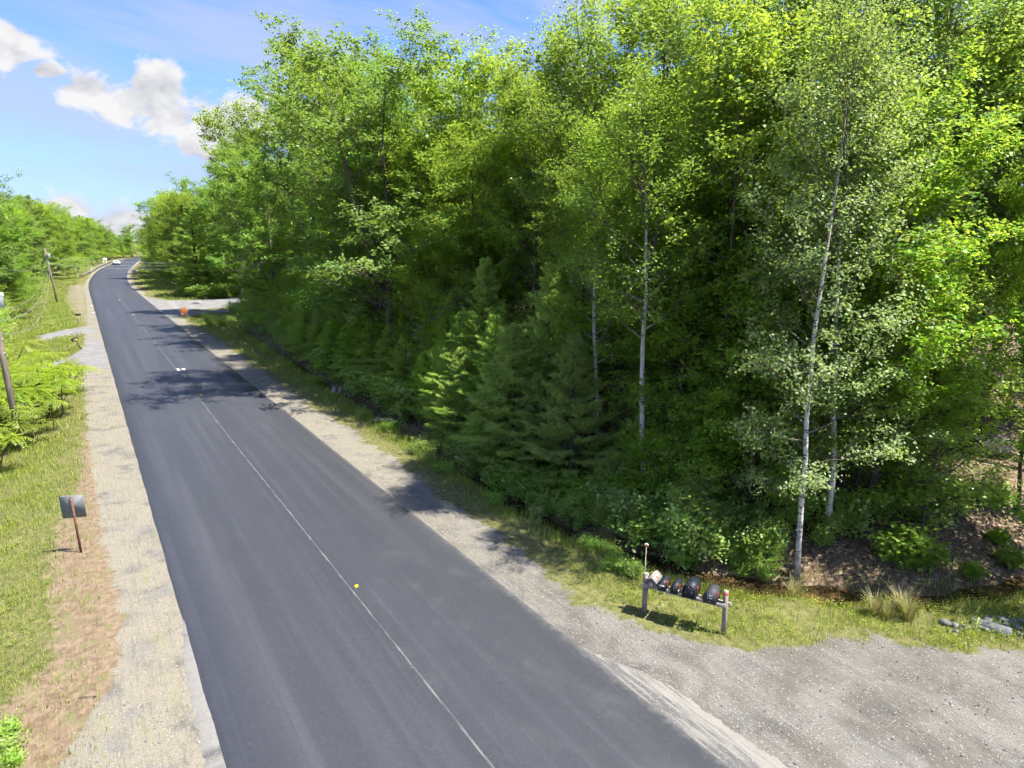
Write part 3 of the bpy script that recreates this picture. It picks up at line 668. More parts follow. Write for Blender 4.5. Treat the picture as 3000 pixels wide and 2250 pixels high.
def sumac(name, seed, H, R, stems=9):
    p = Plant(seed); r = p.r; Vs, ton = [], []
    for i in range(stems):
        az = r.uniform(0, 6.28); rr = R * math.sqrt(r.random()); L = H * r.uniform(.6, 1.05); b = np.array([math.cos(az) * rr * .6, math.sin(az) * rr * .6, -.1])
        P = p.path(b, (math.cos(az) * .25, math.sin(az) * .25, 1), L, 6, .03, .08); p.wood.tube(P, np.linspace(.025, .010, 7), 5, False)
        for j in range(r.integers(13, 18)):
            a = j * 2.399 + r.normal(0, .2); k = r.uniform(.62, 1.0) ** .7; q = P[-1] * k + P[-3] * (1 - k); e = r.uniform(.15, .9); fl = r.uniform(.38, .62)
            Q = p.path(q, (math.cos(a), math.sin(a), e), fl, 8, -.16, .03); Td, A, B = frames(Q); tn = r.beta(2, 2)
            for m_ in range(1, 9):
                for sg in (-1, 1):
                    d = unit(A[m_] * sg + Td[m_] * .45 + np.array([0, 0, -.18])); w = unit(Td[m_] - d * np.dot(Td[m_], d)); ll = .13 * (1 - .07 * abs(m_ - 4)); c = Q[m_]
                    Vs += [c, c + d * ll * .5 + w * .022, c + d * ll, c + d * ll * .5 - w * .022]; ton += [np.clip(tn + r.normal(0, .12), 0, 1)] * 4
    V = np.array(Vs); store(name, p, (V, np.arange(len(V)).reshape(-1, 4), np.array(ton)), 'bark', 'sumac', H, 'stem', 'foliage')

broadleaf('oak_a', 1, 20, 4.5, 6.0, 'bark', 'oak', 38, 7, 5, 10, .26, .50, .23, .26, 0, 52, fork=2, flat_=.55)
broadleaf('oak_b', 2, 19, 3.5, 5.4, 'bark', 'oak', 38, 7, 5, 10, .26, .50, .23, .24, 0, 52, fork=1, flat_=.55)
broadleaf('maple_a', 3, 17, 3.0, 4.2, 'bark', 'maple', 40, 7, 5, 8, .18, .85, .19, .17, 10, 56, fork=1)
broadleaf('maple_b', 4, 16, 4.0, 3.8, 'dark_bark', 'maple', 36, 7, 5, 8, .18, .85, .19, .15, 15, 56, fork=0)
broadleaf('maple_c', 5, 18, 6.5, 4.4, 'bark', 'maple', 36, 7, 5, 8, .18, .85, .19, .16, 15, 56, fork=2)
broadleaf('birch_a', 6, 17, 5.5, 3.3, 'birch_bark', 'birch', 36, 7, 5, 9, .115, .72, .20, .13, 25, 70, flat_=.9, droop=.6)
broadleaf('birch_b', 7, 16, 7.0, 3.0, 'birch_bark', 'birch', 32, 7, 5, 9, .115, .72, .20, .12, 28, 70, flat_=.9, droop=.6)
broadleaf('aspen_a', 8, 18, 2.6, 4.0, 'aspen_bark', 'aspen', 46, 7, 5, 8, .11, .95, .19, .125, 4, 52, nv=6, lean=(.025, 0), wig=.08, limb=.18)
broadleaf('aspen_b', 9, 17, 3.0, 3.6, 'aspen_bark', 'aspen', 42, 7, 5, 8, .11, .95, .19, .12, 4, 52, nv=6, limb=.2)
broadleaf('maple_low', 30, 10, 1.2, 3.3, 'bark', 'maple', 34, 7, 4, 7, .155, .85, .19, .10, 0, 62, fork=1)
broadleaf('maple_low_b', 31, 9, 1.0, 3.0, 'dark_bark', 'shrub', 32, 7, 4, 7, .14, .7, .19, .09, 0, 60, fork=1)
conifer('pine_a', 10, 11, 1.0, 3.1, 'dark_bark', 'pale_pine', .50, 6, 11, 16, .20, .030, .13, 6, 45, gaps=.08)
conifer('pine_b', 11, 9, .7, 2.7, 'dark_bark', 'pale_pine', .45, 6, 11, 16, .20, .030, .11, 4, 48, gaps=.08)
conifer('pine_tall', 12, 20, 3.5, 3.8, 'dark_bark', 'pale_pine', .85, 6, 10, 18, .24, .05, .22, 5, 35, gaps=.2, twl=.42)
conifer('hemlock_a', 13, 9, .6, 2.5, 'dark_bark', 'hemlock', .34, 6, 12, 20, .085, .024, .11, 5, 35, .04, 4, .30, .1, .15, .9)
conifer('hemlock_b', 14, 6, .4, 1.9, 'dark_bark', 'hemlock', .30, 6, 11, 20, .085, .024, .08, 2, 35, .045, 4, .30, .1, .15, .9)
conifer('pine_young', 15, 2.2, .2, .9, 'dark_bark', 'pine', .28, 5, 6, 14, .10, .010, .03, 20, 60, 0, 3, .5)
broadleaf('sapling_a', 16, 5, .9, 1.7, 'bark', 'maple', 16, 4, 3, 6, .15, .85, .17, .045, 10, 60)
broadleaf('sapling_b', 17, 6, 1.2, 1.9, 'bark', 'shrub', 18, 4, 3, 6, .135, .65, .17, .05, 10, 60)
broadleaf('sapling_c', 18, 3.2, .4, 1.3, 'bark', 'shrub', 14, 4, 2, 6, .14, .55, .16, .03, 0, 55)
shrub('shrub_a', 20, 1.6, 1.1, 'shrub', 11, 6, 6, .11, .55)
shrub('shrub_b', 21, 1.3, 1.2, 'dark_shrub', 11, 6, 6, .11, .62)
shrub('shrub_c', 22, .9, .8, 'shrub', 9, 5, 6, .095, .5)
shrub('maple_bush', 23, 1.3, 1.3, 'maple', 9, 5, 7, .15, .9, .16, nv=6)
sumac('sumac_a', 24, 2.1, 1.3, 10)
sumac('sumac_b', 25, 1.8, 1.2, 8)
def plant(kind, loc, h=None, rz=None, wide=1.0, name='tree', label='', cat='tree', group=None, tilt=(0, 0)):
    pr_ = PROTO[kind]; k = (h / pr_['H']) if h else 1.0
    if rz is None: rz = random.uniform(0, 6.283)
    o = empty(name, label, cat, loc, rz, group); o.rotation_euler = (tilt[0], tilt[1], rz); o.scale = (k * wide, k * wide, k)
    link(pr_['wn'], pr_['wood'], o); link(pr_['cn'], pr_['crown'], o); return o
# ---------------------------------------------------------------- planting
def project(x, y, z):
    v = (x, y, z - CAM_H); d = v[1] * CP - v[2] * SP
    if d < .5: return (9999, 9999, d)
    return (1500 + 2000 * v[0] / d, 1125 - 2000 * (v[1] * SP + v[2] * CP) / d, d)
OUTX = [-200, 0, 45, 140, 165, 250, 300, 345, 362, 386, 434, 475, 515, 560, 583, 600, 631, 712, 746, 780, 814, 915, 976, 1044, 1112, 1220, 1282, 1300, 1322, 1417, 1492, 1568, 1602, 1642, 1700, 3300]
OUTY = [580, 590, 556, 600, 622, 645, 672, 700, 690, 640, 592, 560, 525, 535, 470, 395, 353, 319, 271, 217, 176, 129, 115, 54, 47, 88, 136, 160, 129, 102, 105, 95, 40, 0, -150, -500]
TREES = []
KIND = dict(oak='oak', maple='maple', birch='birch', aspen='aspen', pine='pine', hemlock='hemlock', sapling='sapling')
def fit_h(x, y, h, R=3.0, slack=4, side=30):
    for _ in range(30):
        z = Z(x, y); ok = True
        for dx, hh in ((0, h), (-.55 * R, .82 * h), (.55 * R, .82 * h), (-.9 * R, .6 * h), (.9 * R, .6 * h)):
            px, py, d = project(x + dx, y, z + hh)
            if -100 < px < 3100 and py < np.interp(px, OUTX, OUTY) + slack - (0 if dx == 0 else side): ok = False; break
        if ok: return h
        h *= .96
    return h
LAB = {}
def tree(kind, x, y, h, label=None, group=None, wide=1.0, rz=None, tilt=(0, 0), zone='wood'):
    base = kind.split('_')[0]
    zn = {'wood': 'roadside wood', 'far': 'tree belt beyond the side road', 'left': 'tree belt behind the utility poles', 'bend': 'distant wood round the bend'}[zone]
    look = {'oak': 'broad leafy oak', 'maple': 'leafy green maple', 'birch': 'slender white-barked birch', 'aspen': 'grey-green leafed aspen', 'pine': 'soft-needled pine', 'hemlock': 'dark feathery hemlock', 'sapling': 'thin leafy sapling'}[base]
    if label is None: label = f'{look} in the {zn}'; group = ('birches' if base == 'birch' else base + 's') + f' in the {zn}'
    TREES.append((x, y))
    return plant(kind, (x, y, Z(x, y) - .05), h, rz, wide, base + '_tree' if base != 'sapling' else 'sapling', label, 'tree' if base != 'sapling' else 'sapling', group, tilt)
def pick(kind, px, t, py, label=None, **kw):
    d = ray(px, py); k = t / (d[0] * UY - d[1] * UX); x, y = d[0] * k, d[1] * k
    R = {'oak': 4.6, 'maple': 3.6, 'pine_ta': 0.3}.get(kind[:-2], 2.8); h = CAM_H + d[2] * k - Z(x, y)
    return tree(kind, x, y, fit_h(x, y, h, R * h / 19, -8, 12 if px < 1000 else 45), label, **kw)
def at_st(kind, s, t, h, label=None, **kw):
    x, y = W(s, t); return tree(kind, x, y, h, label, **kw)
# the wood right of the road: its skyline
pick('oak_b', 668, 25, 350, 'oak at the far end of the wood beside the side road'); pick('maple_a', 745, 22, 285, 'maple next to the oak at the far end of the wood'); pick('oak_a', 838, 25, 172, 'oak forming the first high step of the climbing skyline'); pick('maple_c', 925, 21.5, 130, 'maple on the climbing skyline, two crowns before the highest oak')
pick('oak_b', 1000, 28, 106, 'oak crown on the skyline directly before the highest oak')
pick('oak_a', 1110, 17.6, 47, 'tall broad oak whose crown is the highest against the blue sky', wide=1.05, rz=2.0)
pick('oak_b', 1215, 27, 88, 'oak crown on the skyline directly after the highest oak'); pick('maple_a', 1330, 23, 128, 'maple crown in the dip of the skyline after the tall oaks'); pick('maple_c', 1420, 27, 100, 'maple crown behind the dip in the skyline'); pick('birch_a', 1500, 21, 88, 'birch on the skyline just before the crowns leave the frame'); pick('maple_b', 1600, 25, 42, 'maple whose crown just reaches the top edge of the picture')
pick('oak_b', 770, 18.5, 400); pick('oak_a', 890, 19.2, 250); pick('oak_b', 1010, 19.0, 180); pick('oak_b', 1080, 18.2, 300); pick('pine_tall', 536, 25, 498, 'pointed dark pine top standing above the belt beyond the side road', zone='far'); pick('maple_b', 1240, 19, 330); pick('maple_a', 1390, 19.5, 350)
pick('birch_b', 1680, 21, -40); pick('maple_c', 1560, 20, 260, wide=.8)
# trunks that can be told apart
x, y, _ = GG(1885, 1460); tree('birch_b', x, y, 15.5, 'white-barked birch with bare pale trunk above the roadside pines', rz=.6, tilt=(0, -.07))
x, y, _ = GG(1748, 1390); tree('birch_a', x, y, 15, 'thin birch with darker mottled trunk beside the white-barked birch', rz=2.1)
x, y, _ = GG(2085, 1440); tree('maple_c', x, y, 17, 'forked maple with rough leaning dark trunks above the mailboxes', rz=1.2, tilt=(0, -.08), wide=.85)
x, y, _ = GG(2150, 1420); tree('maple_b', x, y, 18, 'straight dark-trunked maple behind the forked maple', rz=.3)
x, y, _ = GG(2335, 1692); tree('aspen_a', x, y, 17.5, 'aspen with pale banded trunk standing at the ditch by the mailboxes', rz=-.5, wide=.74)
x, y, _ = GG(2428, 1575); tree('aspen_b', x, y, 15.5, 'aspen with dark lower trunk just behind the pale aspen', rz=2.5, tilt=(0, .05))
x, y, _ = GG(2545, 1545); tree('maple_b', x, y, 15, 'dark-trunked maple in the shade behind the two aspens', rz=4)
x, y, _ = GG(2975, 1500); tree('maple_b', x, y, 14, 'maple with mossy trunk leaning over the leaf-covered bank', rz=1, tilt=(-.03, .04), wide=.6)
pick('aspen_b', 2230, 24, -260); pick('aspen_a', 2600, 27, -380, wide=.9); pick('aspen_b', 2860, 29, -350); pick('maple_c', 2460, 29, -240); pick('maple_a', 2760, 33, -120); pick('birch_a', 1960, 24, -160); pick('maple_a', 1850, 28, -130); pick('maple_b', 3080, 34, -200)
pick('maple_a', 2040, 19.8, 430); pick('maple_c', 2210, 20.2, 520); pick('maple_a', 1930, 21, 300); pick('maple_b', 1720, 20, 420)
# evergreens along the ditch
at_st('pine_b', 20.9, 15.9, 6.4, 'layered young pine with bare lower trunk behind the ditch water', rz=.4, wide=1.15)
at_st('pine_b', 24.3, 15.3, 6.6, 'wide-spreading pine whose boughs reach over the ditch', rz=5.1, wide=1.35); at_st('pine_a', 30.6, 16.2, 6.4, 'wide-spreading pine nearest the stone heap', rz=2.6, wide=1.6)
at_st('pine_a', 24.6, 17.3, 8.6, 'bushy pine behind the layered young pine', rz=1.9); at_st('pine_b', 27.6, 16.4, 6.4, 'bright-tipped pine leaning over the sandy shoulder', rz=3.2, wide=1.2)
at_st('pine_a', 30.5, 17.6, 8.8, 'tallest bushy pine at the wood edge', rz=4.0); at_st('hemlock_a', 33.5, 16.8, 6.8); at_st('pine_b', 34.5, 19.5, 9.5)
for s, t, h in [(36.5, 17.6, 7.5), (39.5, 18.6, 6.0), (42, 17.8, 5), (45, 18.6, 6.5), (48.5, 17.6, 5.5), (52, 17.2, 6.5), (55.5, 17.4, 7.5), (59, 17.8, 8), (63, 18.5, 8), (67, 19.0, 8.5), (72, 19.5, 9), (78, 20.5, 9.5), (85, 21, 10)]:
    at_st(random.choice(['hemlock_a', 'hemlock_b', 'hemlock_a']), s, t, h, wide=1.1)
at_st('hemlock_a', 58.5, 15.9, 5.5, 'dark hemlock standing at the water in the ditch', wide=1.2); at_st('pine_a', 93, 21, 11); at_st('hemlock_a', 99, 21.2, 10)
at_st('pine_young', 18.6, 16.2, 2.2, 'small young pine at the ditch below the layered pine'); at_st('pine_young', 12.6, 17.2, 1.5, 'knee-high young pine beside the pale aspen trunk')
at_st('maple_a', 100, 23, 15); at_st('maple_b', 106, 24.5, 14); at_st('oak_b', 92, 23, 15); at_st('maple_b', 104, 21.5, 9, wide=1.2); at_st('maple_a', 82, 22, 14)
for s, t, h, k in [(138, 20, 9, 'hemlock_a'), (142, 23, 11, 'hemlock_a'), (137, 25, 9, 'hemlock_a'), (146, 19, 8, 'hemlock_b'), (139, 30, 11, 'pine_a'), (104, 22.5, 8, 'hemlock_a'), (107, 26, 9, 'hemlock_a'), (103, 28, 10, 'pine_a'), (110, 30, 9, 'hemlock_a'), (152, 20, 10, 'hemlock_a')]:
    at_st(k, s, t, h, zone='far' if s > 130 else 'wood', wide=1.3)
for s, t, h, k in [(22.8, 15.6, 4.6, 'pine_b'), (26.0, 15.4, 4.2, 'pine_b'), (29.2, 15.4, 5.0, 'pine_b'), (32.0, 16.0, 4.6, 'hemlock_b'), (35.0, 16.1, 4.0, 'hemlock_b'), (38.0, 16.2, 4.4, 'hemlock_b'), (41.2, 16.6, 4.6, 'hemlock_b'), (44.6, 16.6, 4.8, 'hemlock_b'), (47.6, 16.2, 4.6, 'hemlock_b'), (51, 15.9, 4.4, 'hemlock_b'), (54.6, 15.9, 5, 'hemlock_a'), (62, 16.4, 5, 'hemlock_b'), (67, 16.8, 5, 'hemlock_a'), (18.2, 17.4, 4.2, 'pine_b'), (74, 17.6, 6, 'hemlock_a'), (81, 18.4, 6, 'hemlock_b'), (88, 19, 7, 'hemlock_a'), (95, 19.5, 7, 'hemlock_a')]:
    at_st(k, s, t, h, wide=1.25)
for px, py, h, k in [(1990, 1440, 9.5, ''), (2170, 1470, 9, ''), (2270, 1540, 7.5, ''), (2500, 1500, 9, ''), (2680, 1480, 8, '_b'), (2080, 1380, 11, ''), (2390, 1460, 10, '_b'), (1960, 1330, 9, '_b')]:
    x, y, _ = GG(px, py); tree('maple_low' + k, x, y, h)
for s, t, h, k in [(33.5, 19.4, 10, ''), (37.5, 19.0, 10.5, ''), (41, 19.6, 10, '_b'), (44, 19.2, 10.5, ''), (48, 19.2, 10, ''), (52.5, 18.8, 10.5, '_b'), (57, 19.2, 10.5, ''), (61.5, 19.8, 11, ''), (66, 20.4, 11, '_b'), (71, 20.8, 11.5, ''), (77, 21.4, 12, '')]:
    at_st('maple_low' + k, s, t, h, wide=1.1)
# understorey saplings
for s, t, h, k in [(14.5, 18.6, 5.5, 'a'), (15.6, 20.5, 6.5, 'a'), (17.2, 18.2, 4.8, 'b'), (18.8, 19.5, 6.5, 'a'), (19.8, 17.8, 4.5, 'b'), (22.4, 19.3, 7, 'a'), (13.6, 22.5, 6, 'b'), (12.0, 21.8, 5.0, 'a'), (11.2, 25, 6, 'b'),
                   (10.6, 22.6, 4.2, 'c'), (16.2, 17.0, 3.2, 'c'), (26.4, 19.5, 7, 'b'), (28.8, 19, 6.5, 'a'), (37.5, 16.2, 3.6, 'b'), (40.6, 16.7, 4.2, 'a'), (43.8, 16.4, 3.4, 'c'), (46.8, 16.3, 4.4, 'a'), (50.4, 16.1, 3.6, 'b'), (54, 16.2, 4.0, 'a'),
                   (61, 16.8, 4.5, 'b'), (65, 17.2, 5, 'a'), (70, 17.8, 5, 'b'), (76, 18.6, 5.5, 'a'), (83, 19.2, 6, 'b'), (90, 19.6, 6, 'a'), (97, 20, 6, 'b'), (12.4, 26, 7, 'a'), (9.4, 28, 7, 'b'), (17, 24, 7, 'b'), (14, 28, 8, 'a'), (20.5, 23, 8, 'a'),
                   (14.6, 16.6, 3.0, 'b'), (15.4, 17.4, 3.8, 'a'), (13.4, 19.2, 3.4, 'c'), (23.6, 17.6, 5.5, 'b'), (33, 18.2, 6.5, 'a'), (31.5, 20, 8, 'b')]:
    at_st('sapling_' + k, s, t, h, wide=1.15)
# backfill of the wood
cnt = 0; tries = 0
while cnt < 90 and tries < 6000:
    tries += 1; s = random.uniform(2, 112); t = 22 + 30 * random.random() ** 1.35
    if s > 103 and t < 34: continue
    x, y = W(s, t); px, py, d = project(x, y, Z(x, y) + 6)
    if px > 3350 or px < 560 or d < 12: continue
    if min((x - a) ** 2 + (y - b) ** 2 for a, b in TREES) < (3.9 if t < 36 else 5.0) ** 2: continue
    k = random.choice(['maple_a', 'maple_b', 'maple_c', 'maple_c', 'birch_b', 'aspen_b', 'oak_b', 'birch_a'] if px > 1300 else ['oak_a', 'oak_b', 'maple_a', 'maple_b', 'maple_c', 'birch_a'])
    h = fit_h(x, y, random.uniform(14, 21), 2.5)
    if h < 8: continue
    tree(k, x, y, h); cnt += 1
# beyond the side road
pk = W(141, 18.6); tree('pine_tall', *pk, 17.5, 'tall pale pine with sweeping tiers beside the stop sign', wide=1.75, rz=.5, zone='far')
cnt = 0; tries = 0
while cnt < 78 and tries < 6000:
    tries += 1; s = 136 + 300 * random.random() ** 1.25; q = 12.5 + 26 * random.random() ** 1.4 if s < 330 else random.uniform(8, 30)
    t = float(tc(s)) + q; x, y = W(s, t)
    if min((x - a) ** 2 + (y - b) ** 2 for a, b in TREES) < (4.2 + s * .004) ** 2: continue
    k = random.choice(['maple_a', 'maple_b', 'oak_b', 'oak_a', 'pine_tall', 'maple_c', 'hemlock_a'])
    h = fit_h(x, y, 12 if k == 'hemlock_a' else random.uniform(19, 27) if s < 230 else random.uniform(15, 20), 2.5)
    if h < 6: continue
    tree(k, x, y, h, zone='far' if s < 230 else 'bend', wide=1.15); cnt += 1
for s, q, h in [(138, 11.8, 4), (143, 11.6, 4.5), (147, 12.2, 5), (152, 12.6, 5), (158, 12.8, 6), (165, 12.6, 6), (172, 12.2, 6), (180, 12.4, 6), (190, 12.2, 6), (200, 12.8, 6), (212, 12.5, 6), (225, 13, 6)]:
    at_st(random.choice(['sapling_a', 'sapling_b']), s, float(tc(s)) + q, h, zone='far', wide=1.4)
# belt on the far side of the road
cnt = 0; tries = 0
while cnt < 95 and tries < 8000:
    tries += 1; s = 98 + 330 * random.random() ** 1.2; q = -random.uniform(15, 46) if s < 175 else -random.uniform(11.5, 36) if s < 260 else -random.uniform(8.5, 26)
    t = float(tc(s)) + q; x, y = W(s, t); px, py, d = project(x, y, 8)
    if px < -220 or px > 460: continue
    if min((x - a) ** 2 + (y - b) ** 2 for a, b in TREES) < (4.0 + s * .004) ** 2: continue
    k = random.choice(['maple_a', 'oak_b', 'oak_b', 'oak_a', 'pine_tall', 'pine_tall', 'maple_c'])
    h = fit_h(x, y, random.uniform(16, 24), 2.0, -12)
    if h < 6: continue
    tree(k, x, y, h, zone='left' if s < 190 else 'bend', wide=1.15); cnt += 1
x, y = W(118, -18); tree('oak_b', x, y, fit_h(x, y, 19, 1.0, 0), 'tallest leafy tree behind the leaning utility pole', zone='left')
# end of the view: trees across the bend
for i in range(34):
    s = 400 + random.uniform(0, 120); t = float(tc(390)) + random.uniform(-40, 14) + (s - 400) * .1; x, y = W(s, t)
    tree(random.choice(['maple_a', 'oak_b', 'maple_c', 'pine_tall']), x, y, max(5, fit_h(x, y, random.uniform(13, 17), 3)), zone='bend', wide=1.3)

# shrubs
def bush(kind, s, t, h, label, group=None, cat='shrub', name='shrub', wide=1.0):
    x, y = W(s, t); return plant(kind, (x, y, Z(x, y) - .03), h, None, wide, name, label, cat, group)
def bush_px(kind, px, py, h, label, group=None, wide=1.0, cat='shrub', name='shrub'):
    x, y, z = GG(px, py); return plant(kind, (x, y, z - .03), h, None, wide, name, label, cat, group)
gA = 'bright leafy shrubs along the ditch edge'; lA = 'bright green leafy shrub at the ditch edge below the pines'
for px, py in [(1265, 1310), (1310, 1335), (1345, 1365), (1390, 1395), (1430, 1420), (1475, 1440), (1520, 1470), (1565, 1490), (1610, 1510), (1660, 1530), (1290, 1290), (1350, 1330), (1420, 1380), (1490, 1415), (1560, 1450), (1700, 1545)]:
    bush_px(random.choice(['shrub_a', 'shrub_a', 'shrub_c', 'shrub_b']), px, py, random.uniform(.8, 1.35), lA, gA)
gB = 'shady shrubs at the wood edge'; lB = 'dark leafy shrub in the shade at the wood edge'
for px, py in [(1760, 1545), (1830, 1560), (1900, 1570), (1960, 1600), (2020, 1640), (2080, 1650), (2140, 1640), (2200, 1640), (2060, 1580), (2130, 1560), (2200, 1560), (2250, 1620), (1980, 1540), (1820, 1480), (1900, 1480), (2010, 1500), (2110, 1500), (2480, 1560), (2580, 1530), (2700, 1540), (2800, 1500), (2400, 1600),
               (1150, 1180), (1060, 1120), (1000, 1085), (960, 1060), (1110, 1150), (1200, 1215), (1240, 1240), (860, 985), (820, 965), (780, 950), (740, 935), (2620, 1480), (2900, 1480), (2320, 1540)]:
    bush_px(random.choice(['shrub_b', 'shrub_b', 'shrub_a']), px, py, random.uniform(1.1, 2.1), lB, gB)
bush_px('maple_bush', 2670, 1650, 1.35, 'big-leaved maple bush on the leaf-covered bank', wide=1.15)
bush_px('maple_bush', 2610, 1640, .8, 'small maple bush at the foot of the big-leaved bush')
bush_px('maple_bush', 2850, 1690, .55, 'low maple seedling alone on the brown leaf litter')
bush_px('maple_bush', 2960, 1660, .8, 'maple seedling under the leaning mossy trunk')
bush_px('maple_bush', 2925, 1590, .6, 'maple seedling higher up the leaf-covered bank')
bush_px('sapling_a', 1900, 1500, 3.4, 'leafy sapling hiding the foot of the white-barked birch', cat='sapling', name='sapling', wide=1.2)
bush_px('shrub_c', 1790, 1665, .55, 'bright fern-green shrub between the shoulder and the ditch water', wide=1.1)
bush_px('shrub_c', 1850, 1685, .6, 'bright shrub by the corner post of the mailbox stand', wide=1.1)
bush_px('shrub_b', 2000, 1670, 1.5, 'blue-green shrub standing in the ditch behind the mailboxes', wide=.8)
bush_px('sapling_c', 1985, 1640, 2.6, 'thin sapling with pale stem behind the black mailboxes', cat='sapling', name='sapling', wide=.8)
bush_px('shrub_a', 2170, 1690, .8, 'yellow-green shrub on the bank behind the large mailbox'); bush_px('shrub_a', 2240, 1700, .7, 'yellow-green shrub beside the foot of the pale aspen')
for px, py in [(620, 955), (650, 960), (690, 965), (720, 985)]: bush_px('shrub_a', px, py, 1.6, 'yellow-green bush on the corner beside the orange sign', 'bushes on the side road corner', wide=1.4)
r_ = random.Random(9)
for i in range(64):
    k = r_.uniform(2.2, 9.8); j = int(k); P0 = DITCH[j] * (1 - (k - j)) + DITCH[j + 1] * (k - j); s_, t_ = ST(*P0); sd_ = r_.choice([.9, 1.2, 1.5, -.75, -.95])
    bush(r_.choice(['shrub_c', 'shrub_c', 'shrub_a', 'sapling_c']), s_, t_ + sd_, r_.uniform(.45, .8) if sd_ < 0 else r_.uniform(.7, 1.5), 'low leafy brush crowding the ditch', 'low brush along the ditch', wide=1.3)
for i in range(70):
    s = 34 + 72 * r_.random() ** 1.1; t_ = np.interp(s, [34, 48, 57, 71, 88, 106], [15.4, 15.6, 16.0, 16.6, 17.2, 18.6]) + r_.uniform(-.2, 1.2)
    bush(r_.choice(['shrub_a', 'shrub_b', 'sapling_c', 'shrub_b']), s, t_, r_.uniform(1.0, 2.2), lB, gB, wide=1.4)
for i in range(60):
    s = 205 + 230 * r_.random(); q = r_.choice([-1, 1]) * r_.uniform(8.0, 11.5) + (1.5 if s < 260 else 0); bush(r_.choice(['sapling_a', 'sapling_b', 'sapling_c']), s, float(tc(s)) + q, r_.uniform(3, 6), 'rounded leafy bush at the foot of the distant wood', 'bushes at the foot of the distant wood', 'bush', 'bush', 1.8)
for i in range(26):
    s = r_.uniform(385, 420); bush(r_.choice(['sapling_a', 'sapling_b']), s, float(tc(390)) + r_.uniform(-30, 12), r_.uniform(4, 7), 'rounded leafy bush at the foot of the distant wood', 'bushes at the foot of the distant wood', 'bush', 'bush', 1.8)
for i in range(16):
    s = r_.uniform(134, 152); bush(r_.choice(['sapling_a', 'sapling_b', 'shrub_b']), s, r_.uniform(17.5, 24) + (s - 134) * -.1, r_.uniform(2, 3.5), 'leafy bush below the pale pine beyond the side road', 'bushes beyond the side road', 'bush', 'bush', 1.5)
# left bank: sumac thicket and bushes
lS = 'yellow-green sumac in the thicket below the near utility pole'; gS = 'sumac thicket on the bank'
for s, t in [(44, -3.1), (46.5, -2.9), (49, -2.8), (51.5, -2.9), (54, -2.8), (57, -2.9), (42, -3.6), (68, -6.5), (37, -6.4), (39, -5.2), (40.5, -6.8), (42, -4.6), (43, -6.2), (44.5, -4.4), (45.5, -6.0), (47, -4.2), (47.5, -5.8), (49.5, -4.2), (50, -6), (52, -4.4), (53, -6.2), (55, -4.4), (56, -6.4), (58, -4.8), (60, -6.2), (62, -4.8), (64, -6.6), (41, -8.5), (44, -8.5), (47, -8.2), (51, -8.2), (55, -8.6), (60, -8.6), (65, -8.6), (38, -8.6), (35.5, -7.2)]:
    bush(random.choice(['sumac_a', 'sumac_b']), s, t, random.uniform(2.0, 3.2), lS, gS, 'sumac', 'sumac_bush', 1.1)
for px, py, h in [(20, 2160, .5), (5, 2240, .6), (45, 2235, .35)]:
    bush_px('shrub_c', px, py, h, 'low yellow-green bush at the bottom of the bank', 'low bushes on the near bank')
lL = 'leafy bush of the hedge-like growth behind the far mailboxes'; gL = 'roadside bushes behind the far mailboxes'
for s, t, h in [(58, -9.5, 5), (63, -9, 5), (67, -8, 4.5), (72, -7.6, 4.6), (75, -8.5, 5.2), (79, -8.2, 4.6), (83, -8.4, 5), (87, -8.2, 4), (90, -8.4, 4.5), (94, -8.8, 5), (99, -9.0, 5.5), (69, -8.5, 4), (77, -10, 5), (85, -10, 6), (93, -10.5, 6.5), (104, -10, 6.5), (110, -10.5, 6.5), (117, -10, 6), (124, -9.4, 5.5), (131, -8.8, 5), (138, -8.2, 4), (146, -7.6, 4), (154, -7.2, 4), (162, -7.0, 4), (170, -7, 4), (180, -6.5, 4), (100, -13, 8), (112, -14, 8), (72, -12, 7), (66, -12, 6)]:
    bush(random.choice(['sapling_a', 'sapling_b', 'sapling_c']), s, t, h, lL, gL, 'bush', 'bush', 1.35)

# ---------------------------------------------------------------- grass, sedge, litter (uncountable)
def blades(name, P, h, w, mat, label, cat, tone=None, lean=.5, seg2=True):
    n = len(P); a = rng.uniform(0, 6.283, n); d = np.c_[np.cos(a), np.sin(a), np.zeros(n)]; wd = np.c_[-np.sin(a), np.cos(a), np.zeros(n)] * (w * rng.uniform(.7, 1.3, n))[:, None] * .5
    hh = (h * rng.uniform(.55, 1.25, n))[:, None]; ln = rng.uniform(.05, lean, n)[:, None]
    mid = P + np.array([0, 0, 1.]) * hh * .6 + d * hh * ln * .35; tip = P + np.array([0, 0, 1.]) * hh * (1 - ln * .35) + d * hh * ln
    V = np.stack([P - wd, P + wd, mid + wd * .8, mid - wd * .8, tip], 1).reshape(-1, 3); i = np.arange(n)[:, None] * 5
    F4 = i + np.array([[0, 1, 2, 3]]); F3 = i + np.array([[3, 2, 4]])
    tn = np.repeat(np.clip(rng.beta(2, 2, n) if tone is None else tone, 0, 1), 5)
    return tag(link(name, mesh_np(name, V, [F4, F3], M[mat], {'tone': tn})), label, cat, None, 'stuff')
NOGRASS = [[G(*p_) for p_ in L_] for L_ in ([(100, 972), (200, 962), (265, 955), (290, 975), (160, 984), (100, 990)], [(100, 1062), (155, 1053), (205, 1043), (255, 1015), (262, 985), (300, 1000), (318, 1085), (280, 1072), (200, 1064), (100, 1075)],
                                              [(205, 840), (255, 840), (262, 900), (255, 940), (205, 905), (192, 870)], [(0, 0), (1, 0), (0, 1)])] + [[W(135, 9), W(132, 14), W(137, 60), W(106, 60), W(106, 16), W(99, 9)]]
